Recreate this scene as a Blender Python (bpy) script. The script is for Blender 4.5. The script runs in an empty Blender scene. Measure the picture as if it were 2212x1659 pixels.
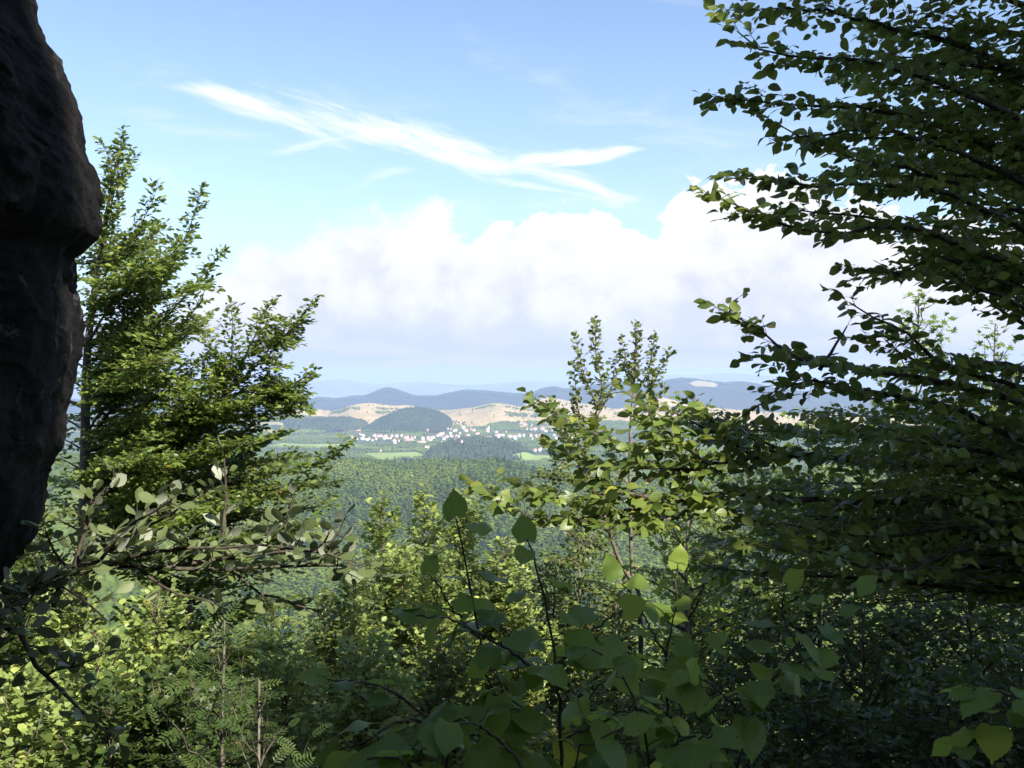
import bpy, math, random
import numpy as np
from mathutils import Vector
R = math.radians
# ------------------------------------------------------------------ camera
F = 2080.0                     # focal length in units of a 2212 px wide picture
CZ = 300.0                     # eye height
scn = bpy.context.scene
COL = scn.collection
cd = bpy.data.cameras.new('camera'); cam = bpy.data.objects.new('camera', cd); COL.objects.link(cam)
cam.location = (0, 0, CZ); cam.rotation_euler = (R(90), 0, 0)
cd.sensor_width = 36.0; cd.lens = 36.0*F/2212.0
cd.clip_start = 0.05; cd.clip_end = 60000
scn.camera = cam
# ------------------------------------------------------------------ sun, sky, exposure
SUN_AZ, SUN_EL = 140.0, 44.0    # azimuth clockwise from the view direction, elevation
sl = bpy.data.lights.new('sun', 'SUN'); sl.energy = 4.8; sl.angle = R(0.5); sl.color = (1.0, 0.95, 0.86)
so = bpy.data.objects.new('sun', sl); COL.objects.link(so)
sv = Vector((math.cos(R(SUN_EL))*math.sin(R(SUN_AZ)), math.cos(R(SUN_EL))*math.cos(R(SUN_AZ)), math.sin(R(SUN_EL))))
so.rotation_euler = sv.to_track_quat('Z', 'Y').to_euler(); so.location = (0, 0, 340)
scn.view_settings.view_transform = 'Standard'; scn.view_settings.look = 'None'
scn.view_settings.exposure = 1.28; scn.view_settings.gamma = 1.0
SKY_S = 0.10
try:
    cy = scn.cycles
    cy.max_bounces = 8; cy.diffuse_bounces = 4; cy.glossy_bounces = 2; cy.transmission_bounces = 4
    cy.volume_bounces = 1; cy.transparent_max_bounces = 8
except Exception: pass

class NT:
    """tiny helper to write node trees as expressions"""
    def __init__(s, tree): s.t = tree; s.n = tree.nodes; s.l = tree.links
    def new(s, typ, **kw):
        n = s.n.new(typ)
        for k, v in kw.items(): setattr(n, k, v)
        return n
    def put(s, sock, v):
        if hasattr(v, 'is_output') or isinstance(v, bpy.types.NodeSocket): s.l.new(v, sock)
        else: sock.default_value = v
    def m(s, op, a, b=0.0, c=0.0, clamp=False):
        n = s.new('ShaderNodeMath', operation=op, use_clamp=clamp)
        s.put(n.inputs[0], a); s.put(n.inputs[1], b); s.put(n.inputs[2], c)
        return n.outputs[0]
    def ss(s, x, a, b, lo=0.0, hi=1.0):
        n = s.new('ShaderNodeMapRange', interpolation_type='SMOOTHSTEP')
        s.put(n.inputs[0], x); s.put(n.inputs[1], a); s.put(n.inputs[2], b); s.put(n.inputs[3], lo); s.put(n.inputs[4], hi)
        return n.outputs[0]
    def noise(s, vec, scale, detail=4, rough=0.5, dist=0.0):
        n = s.new('ShaderNodeTexNoise'); 
        if vec is not None: s.l.new(vec, n.inputs['Vector'])
        s.put(n.inputs['Scale'], scale); s.put(n.inputs['Detail'], detail); s.put(n.inputs['Roughness'], rough); s.put(n.inputs['Distortion'], dist)
        return n.outputs[0]
    def mix(s, f, a, b):
        n = s.new('ShaderNodeMix', data_type='RGBA')
        s.put(n.inputs[0], f)
        for i, v in ((6, a), (7, b)):
            s.put(n.inputs[i], v if not isinstance(v, tuple) else (v+(1.0,))[:4])
        return n.outputs[2]
    def curve(s, x, pts):
        n = s.new('ShaderNodeFloatCurve'); s.put(n.inputs['Value'], x)
        cm = n.mapping; cm.use_clip = False; c = cm.curves[0]
        pts = sorted(pts)
        c.points[0].location = pts[0]; c.points[1].location = pts[-1]
        for p in pts[1:-1]: c.points.new(*p)
        for p in c.points: p.handle_type = 'AUTO_CLAMPED'
        cm.update()
        return n.outputs[0]
    def ramp(s, x, stops):
        n = s.new('ShaderNodeValToRGB'); s.put(n.inputs[0], x)
        e = n.color_ramp.elements
        while len(e) < len(stops): e.new(0.5)
        for k, (p, c) in enumerate(stops): e[k].position = p; e[k].color = (*c, 1)
        return n.outputs[0]
    def vec(s, x, y, z):
        n = s.new('ShaderNodeCombineXYZ'); s.put(n.inputs[0], x); s.put(n.inputs[1], y); s.put(n.inputs[2], z)
        return n.outputs[0]

# direction of a point of the sky -> normalised azimuth / elevation
def azn(u, v=0): return (math.degrees(math.atan2(u-1106, F))+45)/90
def eln(u, v): return (math.degrees(math.atan2(829.5-v, math.hypot(F, u-1106)))+5)/50
def apts(lst): return [(azn(u), eln(u, v)) for u, v in lst]

world = bpy.data.worlds.new("World"); scn.world = world; world.use_nodes = True
w = NT(world.node_tree); w.n.clear()
sky = w.new('ShaderNodeTexSky', sky_type='NISHITA'); sky.sun_disc = False
sky.sun_elevation = R(SUN_EL); sky.sun_rotation = R(SUN_AZ); sky.altitude = 600; sky.air_density = 1.0; sky.dust_density = 0.6; sky.ozone_density = 1.6
tc = w.new('ShaderNodeTexCoord'); sep = w.new('ShaderNodeSeparateXYZ'); w.l.new(tc.outputs['Generated'], sep.inputs[0])
dx, dy, dz = sep.outputs
az = w.m('ARCTAN2', dx, dy); el = w.m('ARCSINE', dz)
A = w.m('ADD', w.m('MULTIPLY', az, 180/math.pi/90), 0.5)
E = w.m('ADD', w.m('MULTIPLY', el, 180/math.pi/50), 0.1)
P = w.vec(w.m('MULTIPLY', A, 90), w.m('MULTIPLY', E, 50), 0.0)         # degrees
def billow(vec, scale, det=3.0):
    v = w.new('ShaderNodeTexVoronoi', feature='SMOOTH_F1'); w.l.new(vec, v.inputs['Vector'])
    for k, x in (('Scale', scale), ('Detail', det), ('Roughness', 0.55), ('Lacunarity', 2.1), ('Smoothness', 0.35)): v.inputs[k].default_value = x
    return w.m('SUBTRACT', 1.0, v.outputs['Distance'])
wn1 = w.m('SUBTRACT', w.noise(P, 0.28, 5, 0.6), 0.5)
wn2 = w.m('SUBTRACT', w.noise(w.vec(w.m('MULTIPLY', A, 90), w.m('MULTIPLY', E, 50), 9.0), 0.28, 5, 0.6), 0.5)
Pw = w.vec(w.m('ADD', w.m('MULTIPLY', A, 90), w.m('MULTIPLY', wn1, 2.5)), w.m('ADD', w.m('MULTIPLY', E, 62), w.m('MULTIPLY', wn2, 2.5)), 0.0)
bil = w.m('SUBTRACT', billow(Pw, 0.42), 0.53)
nb = w.noise(P, 0.32, 7, 0.60, 0.25)
Aw = w.m('ADD', A, w.m('MULTIPLY', w.m('SUBTRACT', w.noise(w.vec(w.m('MULTIPLY', A, 90), w.m('MULTIPLY', E, 50), 4.0), 0.5, 5, 0.6), 0.5), 0.05))
nb2 = w.noise(P, 0.11, 5, 0.6, 0.3)
nbc = w.m('SUBTRACT', nb, 0.5)
# cumulus bank: its crest as a function of azimuth
crest = w.curve(Aw, [(0.0, 0.22)] + apts([(150, 690), (380, 650), (450, 590), (510, 545), (560, 505), (620, 495), (660, 485), (691, 460), (731, 450), (770, 450), (803, 442), (849, 413), (895, 405),
    (925, 408), (945, 386), (965, 390), (985, 437), (1007, 460), (1035, 440), (1062, 430), (1100, 430), (1132, 428), (1160, 448), (1185, 457), (1210, 436), (1237, 434),
    (1257, 448), (1290, 444), (1330, 440), (1365, 445), (1390, 466), (1421, 448), (1435, 415), (1465, 392), (1500, 377), (1540, 360), (1566, 361), (1585, 380), (1605, 370),
    (1622, 345), (1658, 322), (1685, 326), (1710, 348), (1745, 352), (1790, 372), (1840, 400), (1900, 440), (2000, 455), (2212, 440)]) + [(1.0, 0.30)])
soft = w.ss(A, azn(930), azn(1060), 0.026, 0.0050)
dep = w.m('ADD', w.m('SUBTRACT', w.m('ADD', crest, w.ss(A, azn(1000), azn(1150), 0.003, 0.013)), E), w.m('MULTIPLY', nbc, w.ss(A, azn(930), azn(1060), 0.060, 0.020)))
dep = w.m('ADD', dep, w.m('MULTIPLY', bil, w.ss(A, azn(900), azn(1060), 0.035, 0.050)))
cum = w.ss(w.m('DIVIDE', dep, soft), -0.5, 0.9)
# shading inside the bank: dazzling crest, lavender belly
bell = w.m('ADD', w.m('MULTIPLY', w.m('SUBTRACT', crest, E), 4.6), w.m('ADD', w.m('MULTIPLY', bil, -0.45), w.m('MULTIPLY', nbc, 1.05)))
hum = w.ss(A, azn(500), azn(1000), 0.18, 0.0)
belly = w.ss(w.m('ADD', bell, hum), 0.52, 1.20)
Pst = w.vec(w.m('MULTIPLY', A, 90*0.22), w.m('MULTIPLY', E, 50*1.4), 3.0)
nst = w.noise(Pst, 0.75, 4, 0.55, 0.2)
ccol = w.mix(belly, (1.0, 0.99, 1.0), (0.74, 0.76, 0.90))
bandm = w.ss(nst, 0.40, 0.64)
lowcol = w.mix(bandm, (0.58, 0.63, 0.83), (0.75, 0.70, 0.80))
lowcol = w.mix(w.ss(E, 0.100, 0.125, 1.0, 0.0), lowcol, (0.60, 0.71, 0.92))
under = w.ss(E, eln(1106, 800), eln(1106, 655), 1.0, 0.0)
ccol = w.mix(under, ccol, lowcol)
# cirrus streamers
SH = {}
def streak(cpts, wpts, slope, k, lo, hi, dens):
    c = w.curve(A, [(0.0, apts(cpts)[0][1])] + apts(cpts) + [(1.0, apts(cpts)[-1][1])])
    a0, a1 = azn(cpts[0][0]), azn(cpts[-1][0])
    wd = w.curve(A, [(0.0, 0.0005), (a0-0.012, 0.0005)] + [(azn(u), 0.92*t/F*57.3/50) for u, t in wpts] + [(a1+0.015, 0.0005), (1.0, 0.0005)])
    d = w.m('SUBTRACT', E, c)
    Q = w.vec(w.m('MULTIPLY', A, 90*0.35), w.m('MULTIPLY', w.m('ADD', E, w.m('MULTIPLY', A, slope)), 50*1.9), 7.0*k)
    kk = 0 if k == 1 else 1
    if kk not in SH: SH[kk] = (w.noise(Q, 0.45, 6, 0.62, 0.5), w.noise(Q, 1.6, 5, 0.65, 0.3))
    n, n2 = SH[kk]
    x = w.m('SUBTRACT', 1.0, w.m('DIVIDE', w.m('ABSOLUTE', d), wd))
    x = w.m('ADD', x, w.m('MULTIPLY', w.m('SUBTRACT', n, 0.5), 2.6))
    x = w.m('ADD', x, w.m('MULTIPLY', w.m('SUBTRACT', n2, 0.5), 1.5))
    env = w.m('MULTIPLY', w.ss(w.m('DIVIDE', w.m('ABSOLUTE', d), wd), 2.2, 1.0), w.m('MULTIPLY', w.ss(A, a0-0.012, a0+0.03), w.ss(A, a1+0.015, a1-0.012)))
    return w.m('MULTIPLY', w.m('MULTIPLY', w.ss(x, lo, hi), dens), env)
s1 = streak([(365, 186), (500, 212), (640, 248), (760, 276), (870, 292), (960, 320), (1030, 350), (1120, 362), (1250, 392), (1360, 432)],
            [(365, 8), (480, 24), (620, 40), (760, 40), (880, 44), (1000, 42), (1080, 30), (1150, 26), (1280, 24), (1365, 16)], 0.45, 1, -0.30, 1.25, 1.0)
s2 = streak([(575, 332), (660, 312), (760, 296), (850, 296)], [(575, 8), (680, 16), (850, 20)], -0.2, 2, 0.0, 1.3, 0.6)
s3 = streak([(1060, 362), (1150, 345), (1260, 338), (1370, 322)], [(1060, 14), (1200, 22), (1290, 20), (1350, 14)], -0.05, 3, -0.3, 0.9, 0.9)
s4 = streak([(1040, 385), (1120, 398), (1210, 412), (1300, 425)], [(1040, 8), (1130, 12), (1300, 10)], 0.2, 4, 0.0, 1.2, 0.6)
s5 = streak([(215, 245), (290, 240), (380, 250)], [(215, 18), (300, 26), (380, 14)], 0.2, 5, 0.2, 1.8, 0.35)
s6 = streak([(270, 360), (340, 372), (410, 405)], [(270, 30), (340, 40), (410, 26)], 0.5, 6, 0.2, 1.8, 0.4)
s7 = streak([(740, 410), (810, 385), (880, 368)], [(740, 25), (810, 25), (880, 12)], -0.3, 7, 0.1, 1.6, 0.5)
wisp = w.m('MULTIPLY', w.ss(w.noise(w.vec(w.m('MULTIPLY', A, 30), w.m('MULTIPLY', E, 60), 2.0), 0.30, 6, 0.6, 0.8), 0.52, 0.80), 0.28)
cir = s1
for s_ in (s2, s3, s4, s5, s6, s7, wisp): cir = w.m('MAXIMUM', cir, s_)
veil = w.m('ADD', w.m('MULTIPLY', w.ss(E, 0.34, 0.12), 0.80), w.m('MULTIPLY', w.ss(E, 0.60, 0.30), 0.16))                       # thin high veil, thickening towards the horizon
front = w.ss(dy, 0.05, 0.45)
cm = w.m('MAXIMUM', w.m('MULTIPLY', cum, front), w.m('MULTIPLY', under, 1.0))
bgS = w.new('ShaderNodeBackground'); 
hsv = w.new('ShaderNodeHueSaturation'); w.l.new(sky.outputs[0], hsv.inputs['Color']); hsv.inputs['Saturation'].default_value = 1.0
w.l.new(hsv.outputs[0], bgS.inputs[0]); bgS.inputs[1].default_value = SKY_S
bgV = w.new('ShaderNodeBackground'); w.put(bgV.inputs[0], (0.95, 0.97, 1.0, 1)); bgV.inputs[1].default_value = 0.50
bgC = w.new('ShaderNodeBackground'); w.l.new(ccol, bgC.inputs[0]); bgC.inputs[1].default_value = 0.44
mx1 = w.new('ShaderNodeMixShader'); w.l.new(cir, mx1.inputs[0]); w.l.new(bgS.outputs[0], mx1.inputs[1]); w.l.new(bgV.outputs[0], mx1.inputs[2])
mx2 = w.new('ShaderNodeMixShader'); w.l.new(cm, mx2.inputs[0]); w.l.new(mx1.outputs[0], mx2.inputs[1])
bgH = w.new('ShaderNodeBackground'); bgH.inputs[0].default_value = (0.66, 0.80, 1.0, 1); bgH.inputs[1].default_value = 0.44
mx0 = w.new('ShaderNodeMixShader'); w.l.new(veil, mx0.inputs[0]); w.l.new(bgS.outputs[0], mx0.inputs[1]); w.l.new(bgH.outputs[0], mx0.inputs[2]); w.l.new(mx0.outputs[0], mx1.inputs[1]); w.l.new(bgC.outputs[0], mx2.inputs[2])
# below the horizon: earth
mx3 = w.new('ShaderNodeMixShader'); bgG = w.new('ShaderNodeBackground'); bgG.inputs[0].default_value = (0.10, 0.13, 0.08, 1); bgG.inputs[1].default_value = 0.5
w.l.new(w.ss(dz, -0.06, -0.02), mx3.inputs[0]); w.l.new(bgG.outputs[0], mx3.inputs[1]); w.l.new(mx2.outputs[0], mx3.inputs[2])
world.cycles.sampling_method = 'MANUAL'; world.cycles.sample_map_resolution = 256
wo = w.new('ShaderNodeOutputWorld'); w.l.new(mx3.outputs[0], wo.inputs[0])

# ------------------------------------------------------------------ numeric helpers
def hash2(i, j, s):
    v = np.sin(i*127.1 + j*311.7 + s*74.7)*43758.5453
    return v - np.floor(v)
def vn(x, y, s=0):
    xi = np.floor(x); yi = np.floor(y); fx = x-xi; fy = y-yi
    fx = fx*fx*(3-2*fx); fy = fy*fy*(3-2*fy)
    a = hash2(xi, yi, s); b = hash2(xi+1, yi, s); c = hash2(xi, yi+1, s); d = hash2(xi+1, yi+1, s)
    return (a*(1-fx)+b*fx)*(1-fy)+(c*(1-fx)+d*fx)*fy
def fbm(x, y, s=0, o=4, g=0.5):
    t = 0; a = 1; n = 0
    for k in range(o):
        t = t+a*vn(x*2**k+13.7*k, y*2**k+7.1*k, s+k); n += a; a *= g
    return t/n*2-1
def pix(u, v, D): return np.array([(u-1106)/F*D, D, CZ-(v-829.5)/F*D])
def nrm(a): return a/np.maximum(np.linalg.norm(a, axis=-1, keepdims=True), 1e-9)

def tag(o, label=None, cat=None, group=None, kind=None):
    if label: o['label'] = label
    if cat: o['category'] = cat
    if group: o['group'] = group
    if kind: o['kind'] = kind
    return o
def empty(name, loc):
    o = bpy.data.objects.new(name, None); COL.objects.link(o); o.location = loc; o.empty_display_size = 0.2
    return o
def link(name, me, parent=None, loc=None):
    o = bpy.data.objects.new(name, me); COL.objects.link(o)
    if parent is not None: o.parent = parent
    if loc is not None: o.location = loc
    return o
def mkmesh(name, V, faces, mats, mi=None, smooth=False, attrs=None, origin=None):
    """faces: list of int arrays (n,k)"""
    V = np.asarray(V, dtype=np.float64)
    if origin is not None: V = V-np.asarray(origin)
    me = bpy.data.meshes.new(name)
    faces = [np.asarray(f, dtype=np.int32) for f in faces if len(f)]
    lt = np.concatenate([np.full(len(f), f.shape[1], dtype=np.int32) for f in faces])
    lv = np.concatenate([f.ravel() for f in faces])
    ls = np.concatenate([[0], np.cumsum(lt)[:-1]]).astype(np.int32)
    me.vertices.add(len(V)); me.vertices.foreach_set('co', V.astype(np.float32).ravel())
    me.loops.add(len(lv)); me.loops.foreach_set('vertex_index', lv)
    me.polygons.add(len(lt)); me.polygons.foreach_set('loop_start', ls); me.polygons.foreach_set('loop_total', lt)
    for m in (mats if isinstance(mats, (list, tuple)) else [mats]): me.materials.append(m)
    if mi is not None: me.polygons.foreach_set('material_index', np.asarray(mi, dtype=np.int32))
    me.update(calc_edges=True)
    if smooth: me.polygons.foreach_set('use_smooth', np.ones(len(lt), dtype=bool))
    if attrs:
        for k, (dom, typ, val) in attrs.items():
            a = me.attributes.new(k, typ, dom)
            a.data.foreach_set('value' if typ == 'FLOAT' else 'vector', np.asarray(val, dtype=np.float32).ravel())
    me.validate()
    return me
def grid_faces(nu, nv, wrap=False):
    i = np.arange(nu-(0 if wrap else 1)); j = np.arange(nv-1)
    I, J = np.meshgrid(i, j, indexing='ij'); I2 = (I+1) % nu
    return np.stack([I*nv+J, I2*nv+J, I2*nv+J+1, I*nv+J+1], -1).reshape(-1, 4)

def catmull(P, n):
    P = np.asarray(P, float)
    if len(P) < 3:
        t = np.linspace(0, 1, n)[:, None]; return P[0]*(1-t)+P[-1]*t
    Q = np.vstack([2*P[0]-P[1], P, 2*P[-1]-P[-2]])
    seg = np.linalg.norm(P[1:]-P[:-1], axis=1); cs = np.concatenate([[0], np.cumsum(seg)]); 
    s = np.linspace(0, cs[-1], n); out = []
    for x in s:
        k = min(np.searchsorted(cs, x, 'right')-1, len(P)-2); t = (x-cs[k])/max(seg[k], 1e-9)
        p0, p1, p2, p3 = Q[k], Q[k+1], Q[k+2], Q[k+3]
        out.append(0.5*((2*p1)+(-p0+p2)*t+(2*p0-5*p1+4*p2-p3)*t*t+(-p0+3*p1-3*p2+p3)*t**3))
    return np.array(out)

# ------------------------------------------------------------------ materials
def mat(name):
    m = bpy.data.materials.new(name); m.use_nodes = True; t = NT(m.node_tree); t.n.clear()
    out = t.new('ShaderNodeOutputMaterial'); b = t.new('ShaderNodeBsdfPrincipled'); t.l.new(b.outputs[0], out.inputs[0])
    return m, t, b, out
def leafmat(name, stops, back, trans=None, mixf=0.35, rough=0.42, spec=0.35, veins=False, spots=0.0, holes=False):
    m, t, b, out = mat(name)
    at = t.new('ShaderNodeAttribute', attribute_name='tint')
    col = t.ramp(at.outputs['Fac'], stops)
    geo = t.new('ShaderNodeNewGeometry')
    if veins:
        lc = t.new('ShaderNodeAttribute', attribute_name='leafco'); s = t.new('ShaderNodeSeparateXYZ'); t.l.new(lc.outputs['Vector'], s.inputs[0])
        ay = t.m('ABSOLUTE', s.outputs[1])
        ph = t.m('FRACT', t.m('MULTIPLY', t.m('SUBTRACT', s.outputs[0], t.m('MULTIPLY', ay, 0.8)), 8.0))
        line = t.ss(t.m('ABSOLUTE', t.m('SUBTRACT', ph, 0.5)), 0.03, 0.20, 1.0, 0.0)
        line = t.m('MAXIMUM', line, t.ss(ay, 0.008, 0.035, 1.0, 0.0))
        col = t.mix(t.m('MULTIPLY', line, 0.30), col, t.mix(0.5, col, (0.30, 0.36, 0.12)))
        bp = t.new('ShaderNodeBump'); bp.inputs['Strength'].default_value = 0.16; bp.inputs['Distance'].default_value = 0.003
        t.l.new(t.m('SUBTRACT', 1.0, line), bp.inputs['Height']); t.l.new(bp.outputs[0], b.inputs['Normal'])
    if spots > 0:
        tco = t.new('ShaderNodeTexCoord')
        n = t.noise(tco.outputs['Object'], 110, 2, 0.5)
        n2 = t.noise(tco.outputs['Object'], 14, 2, 0.5)
        sp = t.m('MULTIPLY', t.ss(n, 0.66, 0.72), t.ss(n2, 0.50, 0.60))
        col = t.mix(t.m('MULTIPLY', sp, spots), col, (0.10, 0.045, 0.015))
    cc = t.mix(t.m('MULTIPLY', geo.outputs['Backfacing'], back[1]), col, back[0])
    t.l.new(cc, b.inputs['Base Color']); b.inputs['Roughness'].default_value = rough
    b.inputs['Specular IOR Level'].default_value = spec
    tr = t.new('ShaderNodeBsdfTranslucent')
    hs = t.new('ShaderNodeHueSaturation'); t.l.new(col, hs.inputs['Color']); hs.inputs['Hue'].default_value = 0.485; hs.inputs['Saturation'].default_value = 1.02; hs.inputs['Value'].default_value = 1.7
    t.l.new(hs.outputs[0], tr.inputs[0])
    ms = t.new('ShaderNodeMixShader'); ms.inputs[0].default_value = mixf
    t.l.new(b.outputs[0], ms.inputs[1]); t.l.new(tr.outputs[0], ms.inputs[2]); t.l.new(ms.outputs[0], out.inputs[0])
    if holes:
        tq = t.new('ShaderNodeTexCoord'); h1 = t.noise(tq.outputs['Object'], 95, 2, 0.6); h2 = t.noise(tq.outputs['Object'], 9, 2, 0.5)
        hole = t.m('MULTIPLY', t.m('GREATER_THAN', h1, 0.715), t.m('GREATER_THAN', h2, 0.47))
        tp = t.new('ShaderNodeBsdfTransparent'); m2 = t.new('ShaderNodeMixShader'); t.l.new(hole, m2.inputs[0]); t.l.new(ms.outputs[0], m2.inputs[1]); t.l.new(tp.outputs[0], m2.inputs[2]); t.l.new(m2.outputs[0], out.inputs[0])
    return m
def barkmat(name, a, bcol, scale=8, bump=0.4):
    m, t, b, out = mat(name); tco = t.new('ShaderNodeTexCoord')
    n = t.noise(tco.outputs['Object'], scale, 6, 0.65)
    n2 = t.noise(tco.outputs['Object'], scale*0.25, 3, 0.6)
    c = t.mix(t.ss(n, 0.35, 0.65), a, bcol)
    c = t.mix(t.m('MULTIPLY', t.ss(n2, 0.52, 0.62), 0.5), c, (0.12, 0.14, 0.07))
    t.l.new(c, b.inputs['Base Color']); b.inputs['Roughness'].default_value = 0.85; b.inputs['Specular IOR Level'].default_value = 0.2
    bp = t.new('ShaderNodeBump'); bp.inputs['Strength'].default_value = bump; bp.inputs['Distance'].default_value = 0.02
    t.l.new(n, bp.inputs['Height']); t.l.new(bp.outputs[0], b.inputs['Normal'])
    return m
def solid(name, c, rough=0.8, var=0.0, scale=1.0):
    m, t, b, out = mat(name)
    if var:
        tco = t.new('ShaderNodeTexCoord'); n = t.noise(tco.outputs['Object'], scale, 4, 0.6)
        col = t.mix(n, tuple(x*(1-var) for x in c), tuple(min(1, x*(1+var)) for x in c)); t.l.new(col, b.inputs['Base Color'])
    else: b.inputs['Base Color'].default_value = (*c, 1)
    b.inputs['Roughness'].default_value = rough; b.inputs['Specular IOR Level'].default_value = 0.2
    return m

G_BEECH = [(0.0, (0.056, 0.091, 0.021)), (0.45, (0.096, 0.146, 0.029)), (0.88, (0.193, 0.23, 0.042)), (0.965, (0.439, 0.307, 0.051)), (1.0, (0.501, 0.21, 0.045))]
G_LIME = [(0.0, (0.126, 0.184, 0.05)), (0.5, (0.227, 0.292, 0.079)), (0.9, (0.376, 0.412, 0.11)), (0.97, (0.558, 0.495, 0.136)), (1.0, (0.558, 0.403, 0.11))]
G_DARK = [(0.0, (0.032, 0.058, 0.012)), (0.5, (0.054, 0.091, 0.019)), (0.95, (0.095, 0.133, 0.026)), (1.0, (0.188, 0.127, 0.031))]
G_POP = [(0.0, (0.071, 0.098, 0.026)), (0.5, (0.116, 0.156, 0.037)), (0.9, (0.205, 0.237, 0.053)), (0.97, (0.481, 0.425, 0.078)), (1.0, (0.534, 0.278, 0.066))]
G_GREY = [(0.0, (0.07, 0.093, 0.033)), (0.5, (0.1, 0.128, 0.044)), (0.93, (0.136, 0.162, 0.059)), (1.0, (0.3, 0.196, 0.088))]
G_LIND = [(0.0, (0.101, 0.167, 0.034)), (0.6, (0.167, 0.249, 0.045)), (0.95, (0.251, 0.323, 0.049)), (1.0, (0.449, 0.345, 0.049))]
BK = ((0.15, 0.175, 0.060), 0.45)
M_BEECH = leafmat('beech_leaf_green', G_BEECH, BK, veins=False)
M_BEECHL = leafmat('sun_tinted_beech_leaf', [(p, (c[0]*1.18, c[1]*1.18, c[2]*1.1)) for p, c in G_BEECH], BK)  # beech greens lightened to put more sunlight into the leaf colour
M_NEAR = leafmat('near_beech_leaf', [(p, (c[0]*1.22, c[1]*1.18, c[2]*1.15)) for p, c in G_BEECH], BK, veins=True, spots=0.6, rough=0.38, spec=0.4)
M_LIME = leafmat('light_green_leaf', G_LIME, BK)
M_DARK = leafmat('dark_leaf', G_DARK, BK, rough=0.45)  # dark greens put shade into the colour of rowans and lower-left bushes
M_POP = leafmat('olive_leaf', G_POP, ((0.16, 0.19, 0.10), 0.5))
M_GREY = leafmat('grey_green_leaf', G_GREY, ((0.36, 0.38, 0.29), 0.75), mixf=0.22, veins=True, rough=0.5)
M_LIND = leafmat('linden_leaf', G_LIND, ((0.13, 0.17, 0.045), 0.4), mixf=0.48, veins=True, spots=0.8, rough=0.42, spec=0.32, holes=True)
M_MAPLE = leafmat('maple_leaf', [(0.0, (0.10, 0.17, 0.03)), (0.9, (0.20, 0.27, 0.05)), (1.0, (0.32, 0.18, 0.04))], BK, mixf=0.45)
M_FAR = leafmat('far_canopy', [(0.0, (0.044, 0.066, 0.012)), (0.35, (0.078, 0.112, 0.014)), (0.7, (0.118, 0.160, 0.017)), (1.0, (0.175, 0.205, 0.024))], BK, mixf=0.2, rough=0.7, spec=0.1)
M_MIXW = leafmat('hill_wood_canopy', [(0.0, (0.022, 0.038, 0.014)), (0.5, (0.042, 0.062, 0.018)), (1.0, (0.075, 0.098, 0.026))], BK, mixf=0.1, rough=0.7, spec=0.1)
M_CONI = leafmat('conifer_needles', [(0.0, (0.014, 0.030, 0.012)), (1.0, (0.032, 0.058, 0.020))], BK, mixf=0.1, rough=0.7, spec=0.1)
M_BARK = barkmat('beech_bark', (0.10, 0.085, 0.065), (0.22, 0.19, 0.15), 9)
M_TWIG = barkmat('twig_bark', (0.045, 0.035, 0.028), (0.10, 0.08, 0.06), 30, 0.2)
M_TWIGL = barkmat('pale_twig_bark', (0.11, 0.08, 0.055), (0.20, 0.15, 0.11), 30, 0.2)
M_PET = solid('petiole_green', (0.16, 0.15, 0.05), 0.5)

# ------------------------------------------------------------------ leaf templates: verts, faces (unit length along +x, face up +z)
def half_leaf(xs, ws, mid, fold=0.16, droop=0.22, wave=0.0):
    """midrib stations xs, half widths ws"""
    V = []; n = len(xs)
    for k, (x, wd) in enumerate(zip(xs, ws)):
        z = -droop*x*x
        V += [(mid[k], 0, -droop*mid[k]**2), (x, wd, z+fold*wd+wave*math.sin(k*2.3)), (x, -wd, z+fold*wd-wave*math.sin(k*1.9+1))]
    Fq = []
    for k in range(n-1):
        a, b = 3*k, 3*(k+1)
        Fq += [(a, b, b+1, a+1), (a, a+2, b+2, b)]
    return np.array(V, float), [np.array(Fq)]
T_SMALL = (np.array([(0, 0, 0), (0.30, 0.27, 0.03), (0.75, 0.22, -0.06), (1, 0, -0.2), (0.75, -0.22, -0.06), (0.30, -0.27, 0.03)]), [np.array([(0, 3, 2, 1), (0, 5, 4, 3)])])
T_ROUND = (np.array([(0, 0, 0), (0.25, 0.38, 0.05), (0.72, 0.34, -0.05), (1, 0, -0.18), (0.72, -0.34, -0.05), (0.25, -0.38, 0.05)]), [np.array([(0, 3, 2, 1), (0, 5, 4, 3)])])
T_BEECH = half_leaf([0.0, 0.16, 0.36, 0.58, 0.80, 1.0], [0.0, 0.22, 0.34, 0.33, 0.20, 0.0], [0, 0.12, 0.33, 0.56, 0.80, 1.0], 0.22, 0.25, 0.018)
T_GREY = half_leaf([0.0, 0.18, 0.42, 0.66, 0.86, 1.0], [0.0, 0.13, 0.27, 0.31, 0.20, 0.0], [0, 0.14, 0.38, 0.62, 0.85, 1.0], -0.30, 0.10, 0.015)
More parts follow.
